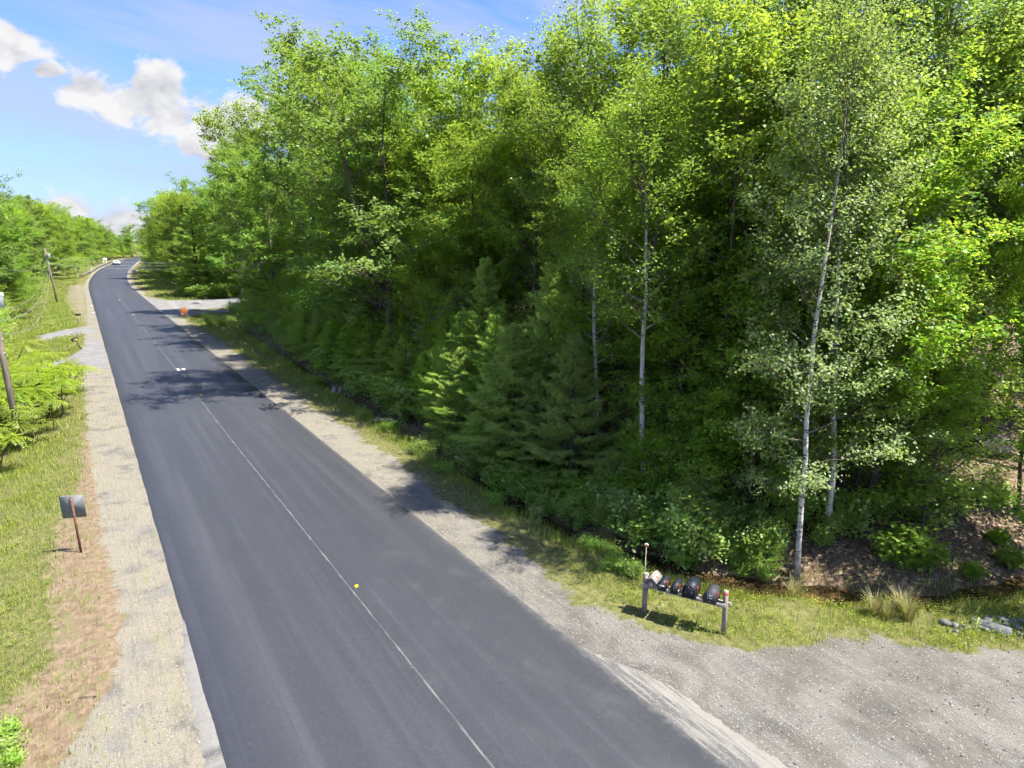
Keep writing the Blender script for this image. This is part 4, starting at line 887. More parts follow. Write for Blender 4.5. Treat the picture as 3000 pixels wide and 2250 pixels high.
def scatter(n, s0, s1, t0, t1, dens, clump=1.4, near=True):
    s = s0 + (s1 - s0) * (rng.random(n) ** (1.6 if near else 1)); t = rng.uniform(t0, t1, n); x, y = W(s, t)
    k = .5 + .5 * wob(x, y, clump, 3.1) * .7 + .3 * wob(x, y, clump * 3.1, 1.7) * .5
    keep = rng.random(n) < dens(s, t) * np.clip(k * 1.5 - .2, 0, 1)
    keep &= ~np.any([in_poly(x, y, np.array(Q_)) for Q_ in NOGRASS], axis=0)
    x, y = x[keep], y[keep]; return np.c_[x, y, zg(x, y) - .01], s[keep], t[keep]
brown_e = lambda s: np.interp(s, [10, 15.3, 17.3, 18.7, 20.9, 24.8, 29.5, 34.8, 45], [-4.2, -3.0, -2.7, -1.7, -1.5, -1.8, -1.4, -.9, -.8])
P, s, t = scatter(210000, 12, 100, -12, -.2, lambda s, t: np.clip((brown_e(s) + .5 - t) / 2.4, 0, 1) * .9 + .16 * (t < -.5))
k = np.sqrt(np.hypot(P[:, 0], P[:, 1]) / 22)
blades('grass', P, .17 * k, .013 * k * 1.2, 'grass', 'dry yellow-green grass covering the bank beside the road', 'grass')
P, s, t = scatter(60000, 100, 225, -9, .5, lambda s, t: np.clip((-.3 - t) / 1.0, 0, 1) * .8, 1.0, False)
blades('grass', P, .28, .05, 'grass', 'sunny grass verge at the foot of the far utility pole', 'grass')
def dR(s, t):
    x, y = W(s, t); d, sg, par = poly_dist(x, y, DITCH); sh = np.interp(s, [9, 10.4, 11.4, 12.4, 13.9, 17, 33, 55, 75, 105], [13.4, 12.8, 12.3, 11.9, 11.6, 11.9, 12.1, 11.9, 12, 11.4])
    lot = np.interp(t, [13.1, 14.2, 15.3, 16.7, 17.2, 17.9, 19.2, 30], [9.8, 9.6, 9.2, 8.7, 7.8, 6.9, 6.3, 4.6]) + .30 * wob(x, y, 1.9, 4) + .22 * wob(x, y, 4.7, 1)
    sh = sh + .25 * wob(x, y, 1.3, 2) + .15 * wob(x, y, 4.1, 5)
    on = np.where(t < 13.1, np.clip((t - sh) / .5, 0, 1), np.clip((s - lot + .25) / .9, 0, 1)) * np.where(sg > 0, np.clip(1.1 - d / 1.6, 0, 1) * .5, 1.0)
    return on * np.where(d < .40, .12, 1.0)
P, s, t = scatter(150000, 5, 40, 11, 23, dR, 1.9); k = np.sqrt(np.hypot(P[:, 0], P[:, 1]) / 20)
blades('grass', P, .17 * k, .014 * k, 'grass', 'green grass and weeds between the gravel lot and the ditch', 'grass')
P, s, t = scatter(60000, 40, 112, 11.2, 18.5, dR, 1.3, False)
blades('grass', P, .34, .035, 'grass', 'grass growing along the ditch towards the side road', 'grass')
P, s, t = scatter(16000, 133, 250, 11, 19, lambda s, t: np.clip((t - tc(s) - 6.3) / 1.5, 0, 1), 1.0, False)
blades('grass', P, .5, .07, 'grass', 'grass verge below the trees beyond the side road', 'grass')
P, s, t = scatter(60000, 12, 100, 11.5, 16.5, lambda s, t: np.where((lambda d, g: (g < 0) & (d < 1.5) & (d > .35))(*poly_dist(*W(s, t), DITCH)[:2]), .7, 0.0), 1.7)
k = np.sqrt(np.hypot(P[:, 0], P[:, 1]) / 20); blades('tall_grass', P, .36 * k, .013 * k, 'grass', 'taller grass and weeds standing along the ditch bank', 'grass')
# low broad-leaved weeds on the lot edge
def weeds():
    p = Plant(77); Q, s, t = scatter(2600, 5.5, 14.5, 12.2, 22, dR, 2.6)
    for c in Q:
        for k in range(3): p.cluster(c + [0, 0, .06 + .07 * k], np.array([0, 0, 1.]))
    Q, s, t = scatter(2500, 13, 40, -8, -1, lambda s, t: np.clip((brown_e(s) + .3 - t) / 1.2, 0, 1), 2.0)
    for c in Q:
        for k in range(3): p.cluster(c + [0, 0, .05 + .06 * k], np.array([0, 0, 1.]))
    V, F, tone = p.leaves(5, .07, .055, .45, .8, 4, .9, 0, .15)
    tag(link('weeds', mesh_np('weeds', V, [F], M['sumac'], {'tone': tone})), 'low bright weeds sprouting among the roadside grass', 'weeds', None, 'stuff')
    p = Plant(78); r = p.r                                      # dead leaves lying on the banks
    n = 26000; s = r.uniform(6, 34, n); t = 14.5 + 22 * r.random(n) ** 1.3; x, y = W(s, t); d, sg, _ = poly_dist(x, y, DITCH); kp = (sg > 0) & (d > .6); x, y = x[kp], y[kp]
    p.C = list(np.c_[x, y, zg(x, y) + .02]); p.O = [np.array([0, 0, 1.])] * len(x); p.S = [1.0] * len(x)
    m, N = new_mat('dead_leaf'); tn = N.attr('tone'); c = N.mix(tn, (.10, .065, .04), (.36, .265, .185)); out(N, pr(N, c, .8))
    V, F, tone = p.leaves(1, .01, .09, .55, .5, 4, 1.4, 0)
    tag(link('leaf_litter', mesh_np('leaf_litter', V, [F], m, {'tone': tone})), 'brown dead leaves covering the bank under the trees', 'leaves', None, 'stuff')
    # loose stones on gravel
    n = 12000; s = 4 + 26 * r.random(n) ** 2.0; t = np.where(r.random(n) < .9, r.uniform(9.8, 20, n), r.uniform(-1.5, 1.2, n)); x, y = W(s, t)
    ok = np.where(t < 5, True, np.where(t < 13.1, t < 12.6, s < np.interp(t, [13.1, 15.3, 17.2, 19.2, 30], [10, 9.5, 8.2, 6.9, 4.6]))); x, y = x[ok], y[ok]; n = len(x)
    base = np.array([(1, 0, 0), (-1, 0, 0), (0, 1, 0), (0, -1, 0), (0, 0, 1), (0, 0, -.6)]); sz = .009 + .030 * r.random(n) ** 5
    V = np.c_[x, y, zg(x, y) + .004][:, None] + base[None] * (sz[:, None, None] * r.uniform(.6, 1.3, (n, 6, 1)))
    f8 = np.array([(0, 2, 4), (2, 1, 4), (1, 3, 4), (3, 0, 4), (2, 0, 5), (1, 2, 5), (3, 1, 5), (0, 3, 5)]); F = (np.arange(n)[:, None, None] * 6 + f8[None]).reshape(-1, 3)
    m, N = new_mat('loose_stone'); tn = N.attr('tone'); c = N.mix(tn, (.10, .097, .093), (.33, .32, .30)); out(N, pr(N, c, .85))
    tag(link('gravel', mesh_np('gravel', V.reshape(-1, 3), [F], m, {'tone': np.repeat(r.random(n), 6)})), 'loose grey stones scattered over the gravel lot and shoulders', 'gravel', None, 'stuff')
weeds()
# sedge clumps in the ditch water: each a plant of its own
def sedge(name, seed, h=.75, n=150):
    r = np.random.default_rng(seed); a = r.uniform(0, 6.283, n); rr = .10 * np.sqrt(r.random(n)); b = np.c_[np.cos(a) * rr, np.sin(a) * rr, np.full(n, -.05)]; hh = h * r.uniform(.5, 1.1, n); ln = r.uniform(.1, .65, n)
    a2 = a + r.normal(0, .5, n); d = np.c_[np.cos(a2), np.sin(a2), 0 * a2]; w = np.c_[-np.sin(a2), np.cos(a2), 0 * a2] * .006; up = np.array([0, 0, 1.])
    mid = b + up * (hh * .6)[:, None] + d * (hh * ln * .4)[:, None]; tip = b + up * (hh * (1 - .3 * ln))[:, None] + d * (hh * ln)[:, None]
    V = np.stack([b - w, b + w, mid + w, mid - w, tip], 1).reshape(-1, 3); i = np.arange(n)[:, None] * 5
    return mesh_np(name, V, [i + np.array([[0, 1, 2, 3]]), i + np.array([[3, 2, 4]])], M['reed'], {'tone': np.repeat(r.beta(2, 2, n), 5)})
SEDGE = [sedge('sedge_blades', 31), sedge('sedge_blades', 32), sedge('sedge_blades', 33, .6, 100)]
for i, (px, py, lb) in enumerate([(1670, 1535, 'small pale sedge clump at the end of the ditch water'), (1695, 1550, None), (1770, 1585, 'tall dry sedge clump standing in the brown ditch water'), (1790, 1595, None), (1855, 1590, None), (1870, 1600, None), (1920, 1590, 'dry sedge clump just beyond the red reflector stake'), (1570, 1520, None), (1840, 1575, None),
                                  (2330, 1745, 'straw-coloured grass clump at the foot of the pale aspen'), (2560, 1800, None), (2600, 1810, None), (2640, 1790, None), (2660, 1815, None)]):
    x, y, z = GG(px, py); o = link('sedge_clump', SEDGE[i % 3], None, (x, y, max(z, -.36)), (0, 0, i * 1.3), (1.1, 1.1, 1.15))
    tag(o, lb or 'dry arching sedge clump along the ditch water', 'sedge', 'sedge clumps in the ditch')
# ---------------------------------------------------------------- things: materials
M['wood_grey'] = flat('weathered_grey_wood', (.25, .215, .18), .85, 0, .45, 5, .2, .4, (6, 6, 1))
M['wood_rail'] = flat('weathered_rail_wood', (.31, .285, .24), .85, 0, .4, 5, .2, .4, (1, 6, 6))
M['wood_board'] = flat('silvery_board_wood', (.23, .215, .20), .85, 0, .3, 6, .2, .3, (5, 1, 5))
M['pole_wood'] = flat('weathered_pole_wood', (.19, .155, .125), .9, 0, .4, 2.5, .15, .5, (7, 7, .5))
M['black_metal'] = flat('black_painted_metal', (.014, .018, .024), .5, 0, .25, 6, .3)
M['charcoal_metal'] = flat('charcoal_metal', (.036, .036, .039), .65, 0, .25, 12, .4)
M['red'] = flat('red_paint', (.70, .035, .03), .5, 0, .15)
M['white'] = flat('white_paint', (.78, .78, .76), .5, 0, .08)
M['galv'] = flat('galvanised_metal', (.42, .44, .45), .45, .6, .2, 4)
M['sign_back'] = flat('sign_back_aluminium', (.185, .195, .195), .85, 0, .03, 3)
M['rust_steel'] = flat('brown_rusted_steel', (.14, .06, .035), .7, .2, .35, 8)
M['orange'] = flat('orange_reflective', (.92, .33, .09), .5, 0, .08)
M['dark_text'] = flat('dark_lettering', (.03, .03, .03), .6, 0, .1)
M['faded_text'] = flat('faded_red_lettering', (.55, .12, .03), .7, 0, .1)
M['transformer'] = flat('transformer_grey', (.52, .54, .55), .4, 0, .08, 3)
M['wire'] = flat('grey_cable', (.26, .29, .28), .5, .3, .1)
M['rock'] = flat('grey_rock', (.20, .19, .17), .9, 0, .4, 5, .2, .6)
M['pale_rock'] = flat('pale_rock', (.30, .285, .26), .9, 0, .35, 4, .2, .5)
M['slate'] = flat('blue_grey_stone', (.17, .175, .175), .85, 0, .45, 6, .3, .5)
M['yellow'] = flat('yellow_plastic', (.85, .55, .03), .5, 0, .1)
M['concrete'] = flat('culvert_grey', (.12, .13, .145), .8, 0, .25, 6)
M['moss'] = flat('mossy_rim', (.28, .34, .09), .9, 0, .3, 10)
M['car_white'] = flat('white_car_paint', (.80, .81, .82), .25, 0, .02, 2, .6)
M['glass'] = flat('dark_car_glass', (.03, .045, .055), .08, 0, .1, 1, .6)
M['tyre'] = flat('tyre_rubber', (.02, .02, .02), .85, 0, .2)
M['lamp'] = flat('headlamp_lens', (.55, .58, .6), .15, 0, .05)
M['brick_red'] = flat('red_cloth', (.6, .1, .08), .8)
def text(body, size, mat, parent, loc, rot, name='lettering', ext=.0015):
    c = bpy.data.curves.new(name, 'FONT'); c.body = body; c.size = size; c.align_x = 'CENTER'; c.align_y = 'CENTER'; c.extrude = ext; c.materials.append(mat)
    o = link(name, c); dg = bpy.context.evaluated_depsgraph_get(); me = bpy.data.meshes.new_from_object(o.evaluated_get(dg)); bpy.data.objects.remove(o)
    return link(name, me, parent, loc, rot)
FRONT = (math.pi / 2, 0, 0)             # lettering read from the -Y side

# ---------------------------------------------------------------- row of mailboxes
pl = Vector(GG(1887, 1792)); prr = Vector(GG(2120, 1858)); e = prr - pl; mid = (pl + prr) / 2; RZ = math.atan2(e.y, e.x); HL = e.to_2d().length / 2
SLOPE = e.z
stand = empty('mailbox_stand', 'weathered wooden two-post stand carrying a row of five mailboxes', 'stand', mid, RZ)
def post(x, dz, h, lean):
    mb = MB(); a = .057
    P = [(-a, -a), (a, -a), (a, a), (-a, a)]; V = []
    for k, z in ((1.0, -.45), (1.0, h * .5), (1.0, h - .015), (.82, h)):
        V += [(px * k + lean * max(z, 0), py * k, z) for px, py in P]
    F = [[(r * 4 + i, r * 4 + (i + 1) % 4, (r + 1) * 4 + (i + 1) % 4, (r + 1) * 4 + i) for i in range(4)] for r in range(3)]
    mb.add(V, [np.array(sum(F, [])), np.array([(3, 2, 1, 0), (12, 13, 14, 15)])])
    return mb.obj('post', M['wood_grey'], stand, (x, 0, dz))
p1 = post(-HL, -SLOPE / 2, 1.17, .01); p2 = post(HL, SLOPE / 2, 1.24, -.01)
MB().box((0, 0, 0), (.05, .004, .045)).obj('red_reflector', M['red'], p1, (-.02, -.061, 1.06)); MB().box((0, 0, 0), (.122, .122, .05)).obj('red_tape', M['red'], p2, (-.011, 0, 1.16))
MB().tube([(0, -.062, 0), (0, -.075, 0)], .028, 12).obj('white_reflector', M['white'], p1, (.05, 0, 1.05))
RT = .90 - .01
for yy, x0, x1 in ((-.082, -HL - .06, HL + .01), (.082, -HL - .03, HL + .13)):
    MB().box((0, 0, 0), (x1 - x0, .04, .105), None, .006).obj('rail', M['wood_rail'], stand, ((x0 + x1) / 2, yy, RT - .053))
for xx in (HL - .09, HL + .0):
    MB().tube([(xx, -.102, RT - .05), (xx, -.112, RT - .05)], .014, 8).obj('bolt', M['galv'], stand)
def arch(w, h, n=12):
    r = w / 2; pts = [(-r, 0), (-r, h - r)] + [(-r * math.cos(a), h - r + r * math.sin(a)) for a in np.linspace(0, math.pi, n)[1:-1]] + [(r, h - r), (r, 0)]
    return np.array(pts)
def mailbox(x, w, h, L, body, label, front=-.22, flag=.75, flagz=.55, num=None, lid=.012):
    root = empty('mailbox', label, 'mailbox', (0, 0, 0)); root.matrix_world = Matrix.Translation(mid) @ Matrix.Rotation(RZ, 4, 'Z') @ Matrix.Translation((x, front, RT + .004))
    a = arch(w, h); MB().prism(a, 0.0, L).obj('body', body, root, smooth=False)
    d = MB(); d.prism(arch(w + .012, h + .008), -.022, .012); door = d.obj('door', body, root, (0, 0, -.002))
    ins = arch(w - .05, h - .05) + [0, .022]
    rim = MB(); rim.prism(arch(w + .026, h + .015), .012, .026); rim.obj('rim', body, root, (0, 0, -.003))
    MB().box((0, -.034, h - .05), (.022, .022, .03), None, .004).obj('latch', M['galv'], root)
    fm = MB(); fm.box((w / 2 + .010, L * .28, h * flagz - .02), (.006, .016, .15)); fm.box((w / 2 + .010, L * .28 + .035, h * flagz + .05), (.006, .085, .05)); f = fm.obj('flag', M['red'], root)
    return root, door
b1 = empty('mailbox', 'grey wooden birdhouse-shaped mailbox numbered 225 with gable roof', 'mailbox', (0, 0, 0)); b1.matrix_world = Matrix.Translation(mid) @ Matrix.Rotation(RZ, 4, 'Z') @ Matrix.Translation((-.85, -.20, RT + .004))
g5 = np.array([(-.10, 0), (-.10, .19), (0, .285), (.10, .19), (.10, 0)])
MB().prism(g5, 0, .42).obj('body', M['wood_board'], b1)
MB().prism(arch(.135, .21), -.012, .0).obj('door_frame', M['charcoal_metal'], b1, (0, -.002, .004)); dr = MB().prism(arch(.112, .19), -.012, 0).obj('door', M['wood_board'], b1, (0, -.012, .010))
text('225', .075, M['white'], dr, (0, -.016, .085), FRONT)
for sg in (-1, 1):
    q = MB(); ang = math.atan2(.095, .10); Mx = Matrix.Rotation(sg * ang, 4, 'Y')
    q.box((sg * .086, .19, .235), (.215, .50, .016), Mx); rp = q.obj('roof_board', M['wood_board'], b1)
    if sg == 1: MB().box((.115, .16, .245), (.11, .012, .007), Mx).obj('flag', M['red'], rp); MB().tube([(.145, .08, .18), (.15, .08, .20)], .014, 8).obj('flag_pivot', M['charcoal_metal'], rp)
r2, d2 = mailbox(-.55, .19, .24, .48, M['black_metal'], 'small shiny black mailbox with white name strip and number 31'); MB().box((0, -.024, .145), (.150, .004, .032)).obj('name_strip', M['white'], d2); text('31', .05, M['white'], d2, (-.03, -.026, .09), FRONT)
r3, d3 = mailbox(-.22, .18, .24, .48, M['black_metal'], 'narrow plain black mailbox between the name-strip box and the large box'); MB().tube([(0, -.024, .10), (0, -.03, .10)], .030, 14).obj('emblem', M['charcoal_metal'], d3); MB().box((.093, .10, .06), (.008, .16, .035)).obj('sticker', M['white'], r3)
r4, d4 = mailbox(.18, .345, .37, .54, M['black_metal'], 'largest black mailbox with round knob between the digits 1 and 8', -.24)
fr = MB(); A = arch(.35, .375); B = arch(.275, .295) + [0, .034]; n = len(A); V = np.concatenate([np.c_[A[:, 0], np.full(n, -.034), A[:, 1]], np.c_[B[:, 0], np.full(n, -.034), B[:, 1]], np.c_[A[:, 0], np.full(n, -.02), A[:, 1]], np.c_[B[:, 0], np.full(n, -.02), B[:, 1]]])
i = np.arange(n); j = (i + 1) % n; fr.add(V, [np.stack([i, j, n + j, n + i], 1), np.stack([2 * n + i, 2 * n + j, j, i], 1), np.stack([n + i, n + j, 3 * n + j, 3 * n + i], 1)]); fr.obj('raised_frame', M['black_metal'], d4)
MB().tube([(0, -.022, .17), (0, -.034, .17), (0, -.046, .17), (0, -.05, .17)], [.045, .044, .03, .005], 16).obj('knob', M['black_metal'], d4)
text('1', .075, M['galv'], d4, (-.075, -.025, .165), FRONT); text('8', .075, M['galv'], d4, (.08, -.025, .165), FRONT)
r5, d5 = mailbox(.72, .31, .325, .48, M['charcoal_metal'], 'matt charcoal mailbox numbered 226 beside the red-taped post', -.22)
text('226', .095, M['white'], d5, (0, -.026, .155), FRONT)
sq = MB(); sq.box((0, 0, 0), (.075, .004, .016)); sq.box((-.045, 0, .012), (.03, .004, .012), Matrix.Rotation(.6, 4, 'Y')); sq.box((.045, 0, .012), (.03, .004, .012), Matrix.Rotation(-.6, 4, 'Y')); sq.box((-.058, 0, .026), (.012, .004, .022)); sq.box((.058, 0, .026), (.012, .004, .022)); sq.obj('emblem', M['white'], d5, (0, -.026, .215))
MB().box((0, -.025, .055), (.085, .003, .014)).obj('small_strip', M['galv'], d5)
# driveway reflector stake beside the corner post
x, y, z = GG(1884, 1780); st_ = empty('reflector_stake', 'thin fibreglass stake topped by a red and white reflector disc', 'stake', (x, y, z))
MB().tube([(0, 0, -.2), (.01, 0, 1.0), (.02, 0, 1.85)], .007, 6).obj('rod', flat('pale_fibreglass', (.62, .56, .40), .5), st_)
dk = MB().tube([(.02, -.012, 1.88), (.02, .012, 1.88)], .052, 18).obj('disc', M['white'], st_); MB().tube([(.02, -.016, 1.88), (.02, -.012, 1.88)], .040, 18).obj('red_reflector', M['red'], dk)

# ---------------------------------------------------------------- sign seen from behind
x, y, z = GG(238, 1618)
sg = empty('road_sign', 'square road sign seen from behind on a rusty brown channel post', 'sign', (x, y, z), .10); sg.rotation_euler = (0, -.045, .10)
u_ = np.array([(-.035, -.02), (-.035, .012), (-.022, .012), (-.016, -.012), (.016, -.012), (.022, .012), (.035, .012), (.035, -.02)])
mb = MB(); V = np.concatenate([np.c_[u_[:, 0], u_[:, 1], np.full(8, -.4)], np.c_[u_[:, 0], u_[:, 1], np.full(8, 1.93)]]); i = np.arange(8); j = (i + 1) % 8; mb.add(V, [np.stack([i, j, 8 + j, 8 + i], 1), np.array([i[::-1], 8 + i])]); pst = mb.obj('post', M['rust_steel'], sg)
def rrect(w, h, r, n=5):
    P = []
    for cx, cz, a0 in ((w / 2 - r, h / 2 - r, 0), (-w / 2 + r, h / 2 - r, 90), (-w / 2 + r, -h / 2 + r, 180), (w / 2 - r, -h / 2 + r, 270)):
        P += [(cx + r * math.cos(math.radians(a)), cz + r * math.sin(math.radians(a))) for a in np.linspace(a0, a0 + 90, n)]
    return np.array(P)
MB().prism(rrect(.76, .76, .05), .014, .020).obj('panel', M['sign_back'], sg, (0, .0, 1.60))
for zz in (1.35, 1.85): MB().tube([(0, -.026, zz), (0, -.010, zz)], .012, 6).obj('bolt', M['galv'], sg)

# ---------------------------------------------------------------- two single mailboxes by the driveways
def roadside_box(px, py, label, lean, extra):
    x, y, z = GG(px, py); a = math.atan2(-UX, UY)
    o = empty('mailbox', label, 'mailbox', (x, y, z), a); 
    o.rotation_euler = (0, lean, a)
    MB().box((0, 0, .40), (.09, .09, 1.2), None, .006).obj('post', M['wood_grey'] if lean == 0 else M['charcoal_metal'], o)
    MB().box((0, 0, .97), (.45, .16, .03)).obj('shelf', M['wood_grey'] if lean == 0 else M['charcoal_metal'], o)
    Mx = Matrix.Rotation(-math.pi / 2, 4, 'Z'); b = MB().prism(arch(.19, .24), -.28, .28, Mx).obj('body', M['black_metal'], o, (0, 0, .985))
    MB().prism(arch(.20, .25), .28, .295, Mx).obj('door', M['black_metal'], o, (0, 0, .983))
    MB().box((.10, -.104, 1.12), (.05, .006, .10)).obj('flag', M['red'] if not extra else M['charcoal_metal'], o)
    if extra: MB().box((.08, -.12, 1.02), (.20, .03, .09)).obj('yellow_tag', M['yellow'], b if False else o); MB().box((-.09, -.10, 1.05), (.11, .006, .05)).obj('white_label', M['white'], o)
roadside_box(238.7, 1023, 'black mailbox with yellow tag on a leaning post between the driveways', -.42, True)
roadside_box(231.5, 947, 'black mailbox on an upright wooden post beyond the paved driveway', 0.0, False)

# ---------------------------------------------------------------- utility poles and wires
def pole(px, py, lean, h, r, label, th, arm):
    x, y, z = GG(px, py); o = empty('utility_pole', label, 'utility pole', (x, y, z)); o.rotation_euler = (0, -lean, 0)
    MB().tube([(0, 0, -1), (0, 0, h * .5), (0, 0, h)], [r, r * .87, r * .72], 12).obj('shaft', M['pole_wood'], o, smooth=True)
    t = MB().tube([(.36, 0, th - .34), (.36, 0, th - .32), (.36, 0, th + .30), (.36, 0, th + .34), (.36, 0, th + .36)], [.16, .215, .215, .225, .20], 18).obj('transformer', M['transformer'], o)
    MB().tube([(.36, 0, th + .36), (.36, 0, th + .40), (.36, 0, th + .52)], [.05, .035, .03], 8).obj('bushing', M['galv'], t)
    for k in range(5): a = -2.2 + k * .6; MB().box((.36 + .222 * math.cos(a), .222 * math.sin(a), th + .22), (.03, .03, .10)).obj('clamp', M['galv'], t)
    MB().box((.13, 0, th), (.14, .06, .30)).obj('bracket', M['galv'], o)
    if arm: MB().box((.32, 0, h - .14), (.62, .05, .05)).obj('arm', M['galv'], o); MB().tube([(.58, 0, h - .12), (.58, 0, h + .06)], .03, 8).obj('insulator', M['white'], o)
    for k, zz in enumerate((th - .75, th - 1.9, th - 2.6)): MB().box((.12, 0, zz), (.10, .08, .10)).obj('cable_clamp', M['galv'], o)
    return lambda zz, dx=0.0: o.matrix_basis @ Vector((dx, 0, zz))
bpy.context.view_layer.update()
near = pole(62, 1315, .045, 10.6, .165, 'near utility pole with grey transformer rising from the sumac', 7.55, False)
far = pole(168, 885, .098, 9.35, .17, 'far leaning utility pole with transformer at the lawn', 8.0, True)
def wire(a, b, sag, r, label, name='overhead_wire'):
    k = np.linspace(0, 1, 34)[:, None]; P = np.array(a)[None] * (1 - k) + np.array(b)[None] * k; P[:, 2] -= (4 * sag * k * (1 - k))[:, 0]
    tag(MB().tube(P, r, 5).obj(name, M['wire'], smooth=True), label, 'wire')
wire(near(9.4), far(8.75), 1.5, .012, 'uppermost wire sagging between the two utility poles')
wire(near(7.1), far(7.7), 2.2, .011, 'second wire from the top between the two utility poles')
wire(near(6.55), far(6.35), 2.2, .020, 'thick cable third from the top between the two utility poles')
wire(near(5.95), far(5.55), 3.1, .020, 'lowest thick cable sagging between the two utility poles')
def far_pt(px, py, D): d = ray(px, py); k = D / d[1]; return Vector((d[0] * k, d[1] * k, CAM_H + d[2] * k))
wire(far(7.75, .1), far_pt(575, 770, 136), .35, .022, 'upper wire crossing the road from the leaning pole')
wire(far(6.85, .1), far_pt(575, 776, 136), .35, .014, 'middle wire crossing the road from the leaning pole')
wire(far(6.6, .1), far_pt(575, 786, 136), .45, .022, 'lowest wire crossing the road from the leaning pole')

# ---------------------------------------------------------------- pavement markers
def tab():
    mb = MB(); mb.box((0, 0, .003), (.12, .10, .006)); mb.box((0, 0, .03), (.115, .006, .055)); return mb.mesh('marker_tab', M['yellow'])
TAB = tab(); LB = ['yellow pavement marker tab nearest the gravel lot', 'yellow pavement marker tab beside the white sprayed scribble', 'third yellow marker tab up the road', 'yellow marker tab level with the orange sign', 'yellow marker tab level with the far utility pole', 'sixth yellow marker tab up the road', 'second last yellow marker tab before the bend', 'last yellow marker tab before the guardrails']
for (px, py), lb in zip([(1043, 1719), (586, 1157), (454, 1000), (391, 923), (349, 880), (332, 850), (321, 830), (316, 814)], LB):
    x, y = G(px, py, .09); s, t = ST(x, y); f = 1.0 + .004 * s
    tag(link('pavement_marker', TAB, None, (x, y, float(zr(s)) + .088), (0, 0, ROADANG + math.pi / 2 + .15), (f, f, f)), lb, 'marker', 'yellow markers on the centre line')

# ---------------------------------------------------------------- orange work sign
x, y, z = GG(541, 931); a = math.atan2(-UX, UY) * .3
ws = empty('work_sign', 'orange diamond roadworks sign on a folding stand by the side road', 'sign', (x, y, z), a)
dm = MB().prism([(0, -.63), (.63, 0), (0, .63), (-.63, 0)], -.004, .004).obj('panel', M['orange'], ws, (0, 0, .92))
for k, wd in enumerate(('ROAD', 'WORK', 'AHEAD')): text(wd, .19, M['faded_text'], dm, (0, -.008, .22 - .22 * k), FRONT)
bd = MB()
for s1, s2 in (((0, -.58), (.58, 0)), ((.58, 0), (0, .58)), ((0, .58), (-.58, 0)), ((-.58, 0), (0, -.58))): bd.tube([(s1[0], -.006, s1[1]), (s2[0], -.006, s2[1])], .006, 4)
bd.obj('border_line', M['faded_text'], dm)
for sx, sy in ((-1, -1), (1, -1), (-1, 1), (1, 1)): MB().tube([(sx * .18, sy * .03, .62), (sx * .62, sy * (.16 if sy < 0 else .55), -.02)], .022, 6).obj('leg', M['galv'], ws)
MB().box((0, .02, .75), (.05, .03, 1.5)).obj('mast', M['galv'], ws)

# ---------------------------------------------------------------- stop sign seen edge-on, far signs and stakes
x, y, z = GG(590, 876); so = empty('stop_sign', 'octagonal sign seen nearly edge-on on a wooden post by the side road', 'sign', (x, y, z), ROADANG - .38)
MB().box((0, .04, .75), (.09, .06, 2.3)).obj('post', flat('tan_post_wood', (.42, .31, .19), .85), so)
MB().prism([(.38 / math.cos(math.pi / 8) * math.cos(math.radians(22.5 + 45 * k)), .38 / math.cos(math.pi / 8) * math.sin(math.radians(22.5 + 45 * k))) for k in range(8)], 0, .006).obj('panel', M['sign_back'], so, (0, 0, 1.62))
x, y = W(207, float(tc(207)) + 5.9); sl = empty('speed_sign', 'white rectangular sign beside the far guardrail end', 'sign', (x, y, Z(x, y)), .35)
MB().box((0, .04, .9), (.08, .05, 2.4)).obj('post', M['wood_grey'], sl); pn = MB().prism(rrect(.76, .92, .05), 0, .006).obj('panel', M['white'], sl, (0, 0, 1.75))
text('SPEED', .17, M['dark_text'], pn, (0, -.004, .30), FRONT); text('LIMIT', .17, M['dark_text'], pn, (0, -.004, .11), FRONT); text('45', .36, M['dark_text'], pn, (0, -.004, -.20), FRONT)
x, y = W(303, float(tc(303)) - 6.2); wb = empty('white_board', 'white two-legged board standing behind the far guardrail', 'sign', (x, y, Z(x, y)), .45)
MB().prism(rrect(1.5, 1.0, .2), 0, .04).obj('board', M['white'], wb, (0, 0, 1.65))
for sx in (-.5, .5): MB().box((sx, .05, .6), (.22, .08, 1.6)).obj('leg', M['white'], wb)
for px, py, h, lb in ((223, 803, 2.0, 'white stake post in the grass before the guardrail'), (269.5, 800, 1.5, 'thin pale stake behind the guardrail')):
    x, y, z = GG(px, py); o = empty('stake_post', lb, 'stake', (x, y, z)); MB().box((0, 0, h / 2 - .2), (.12, .10, h + .4), None, .01).obj('shaft', M['white'], o); MB().box((0, -.06, h - .2), (.10, .02, .16)).obj('reflector', M['galv'], o)
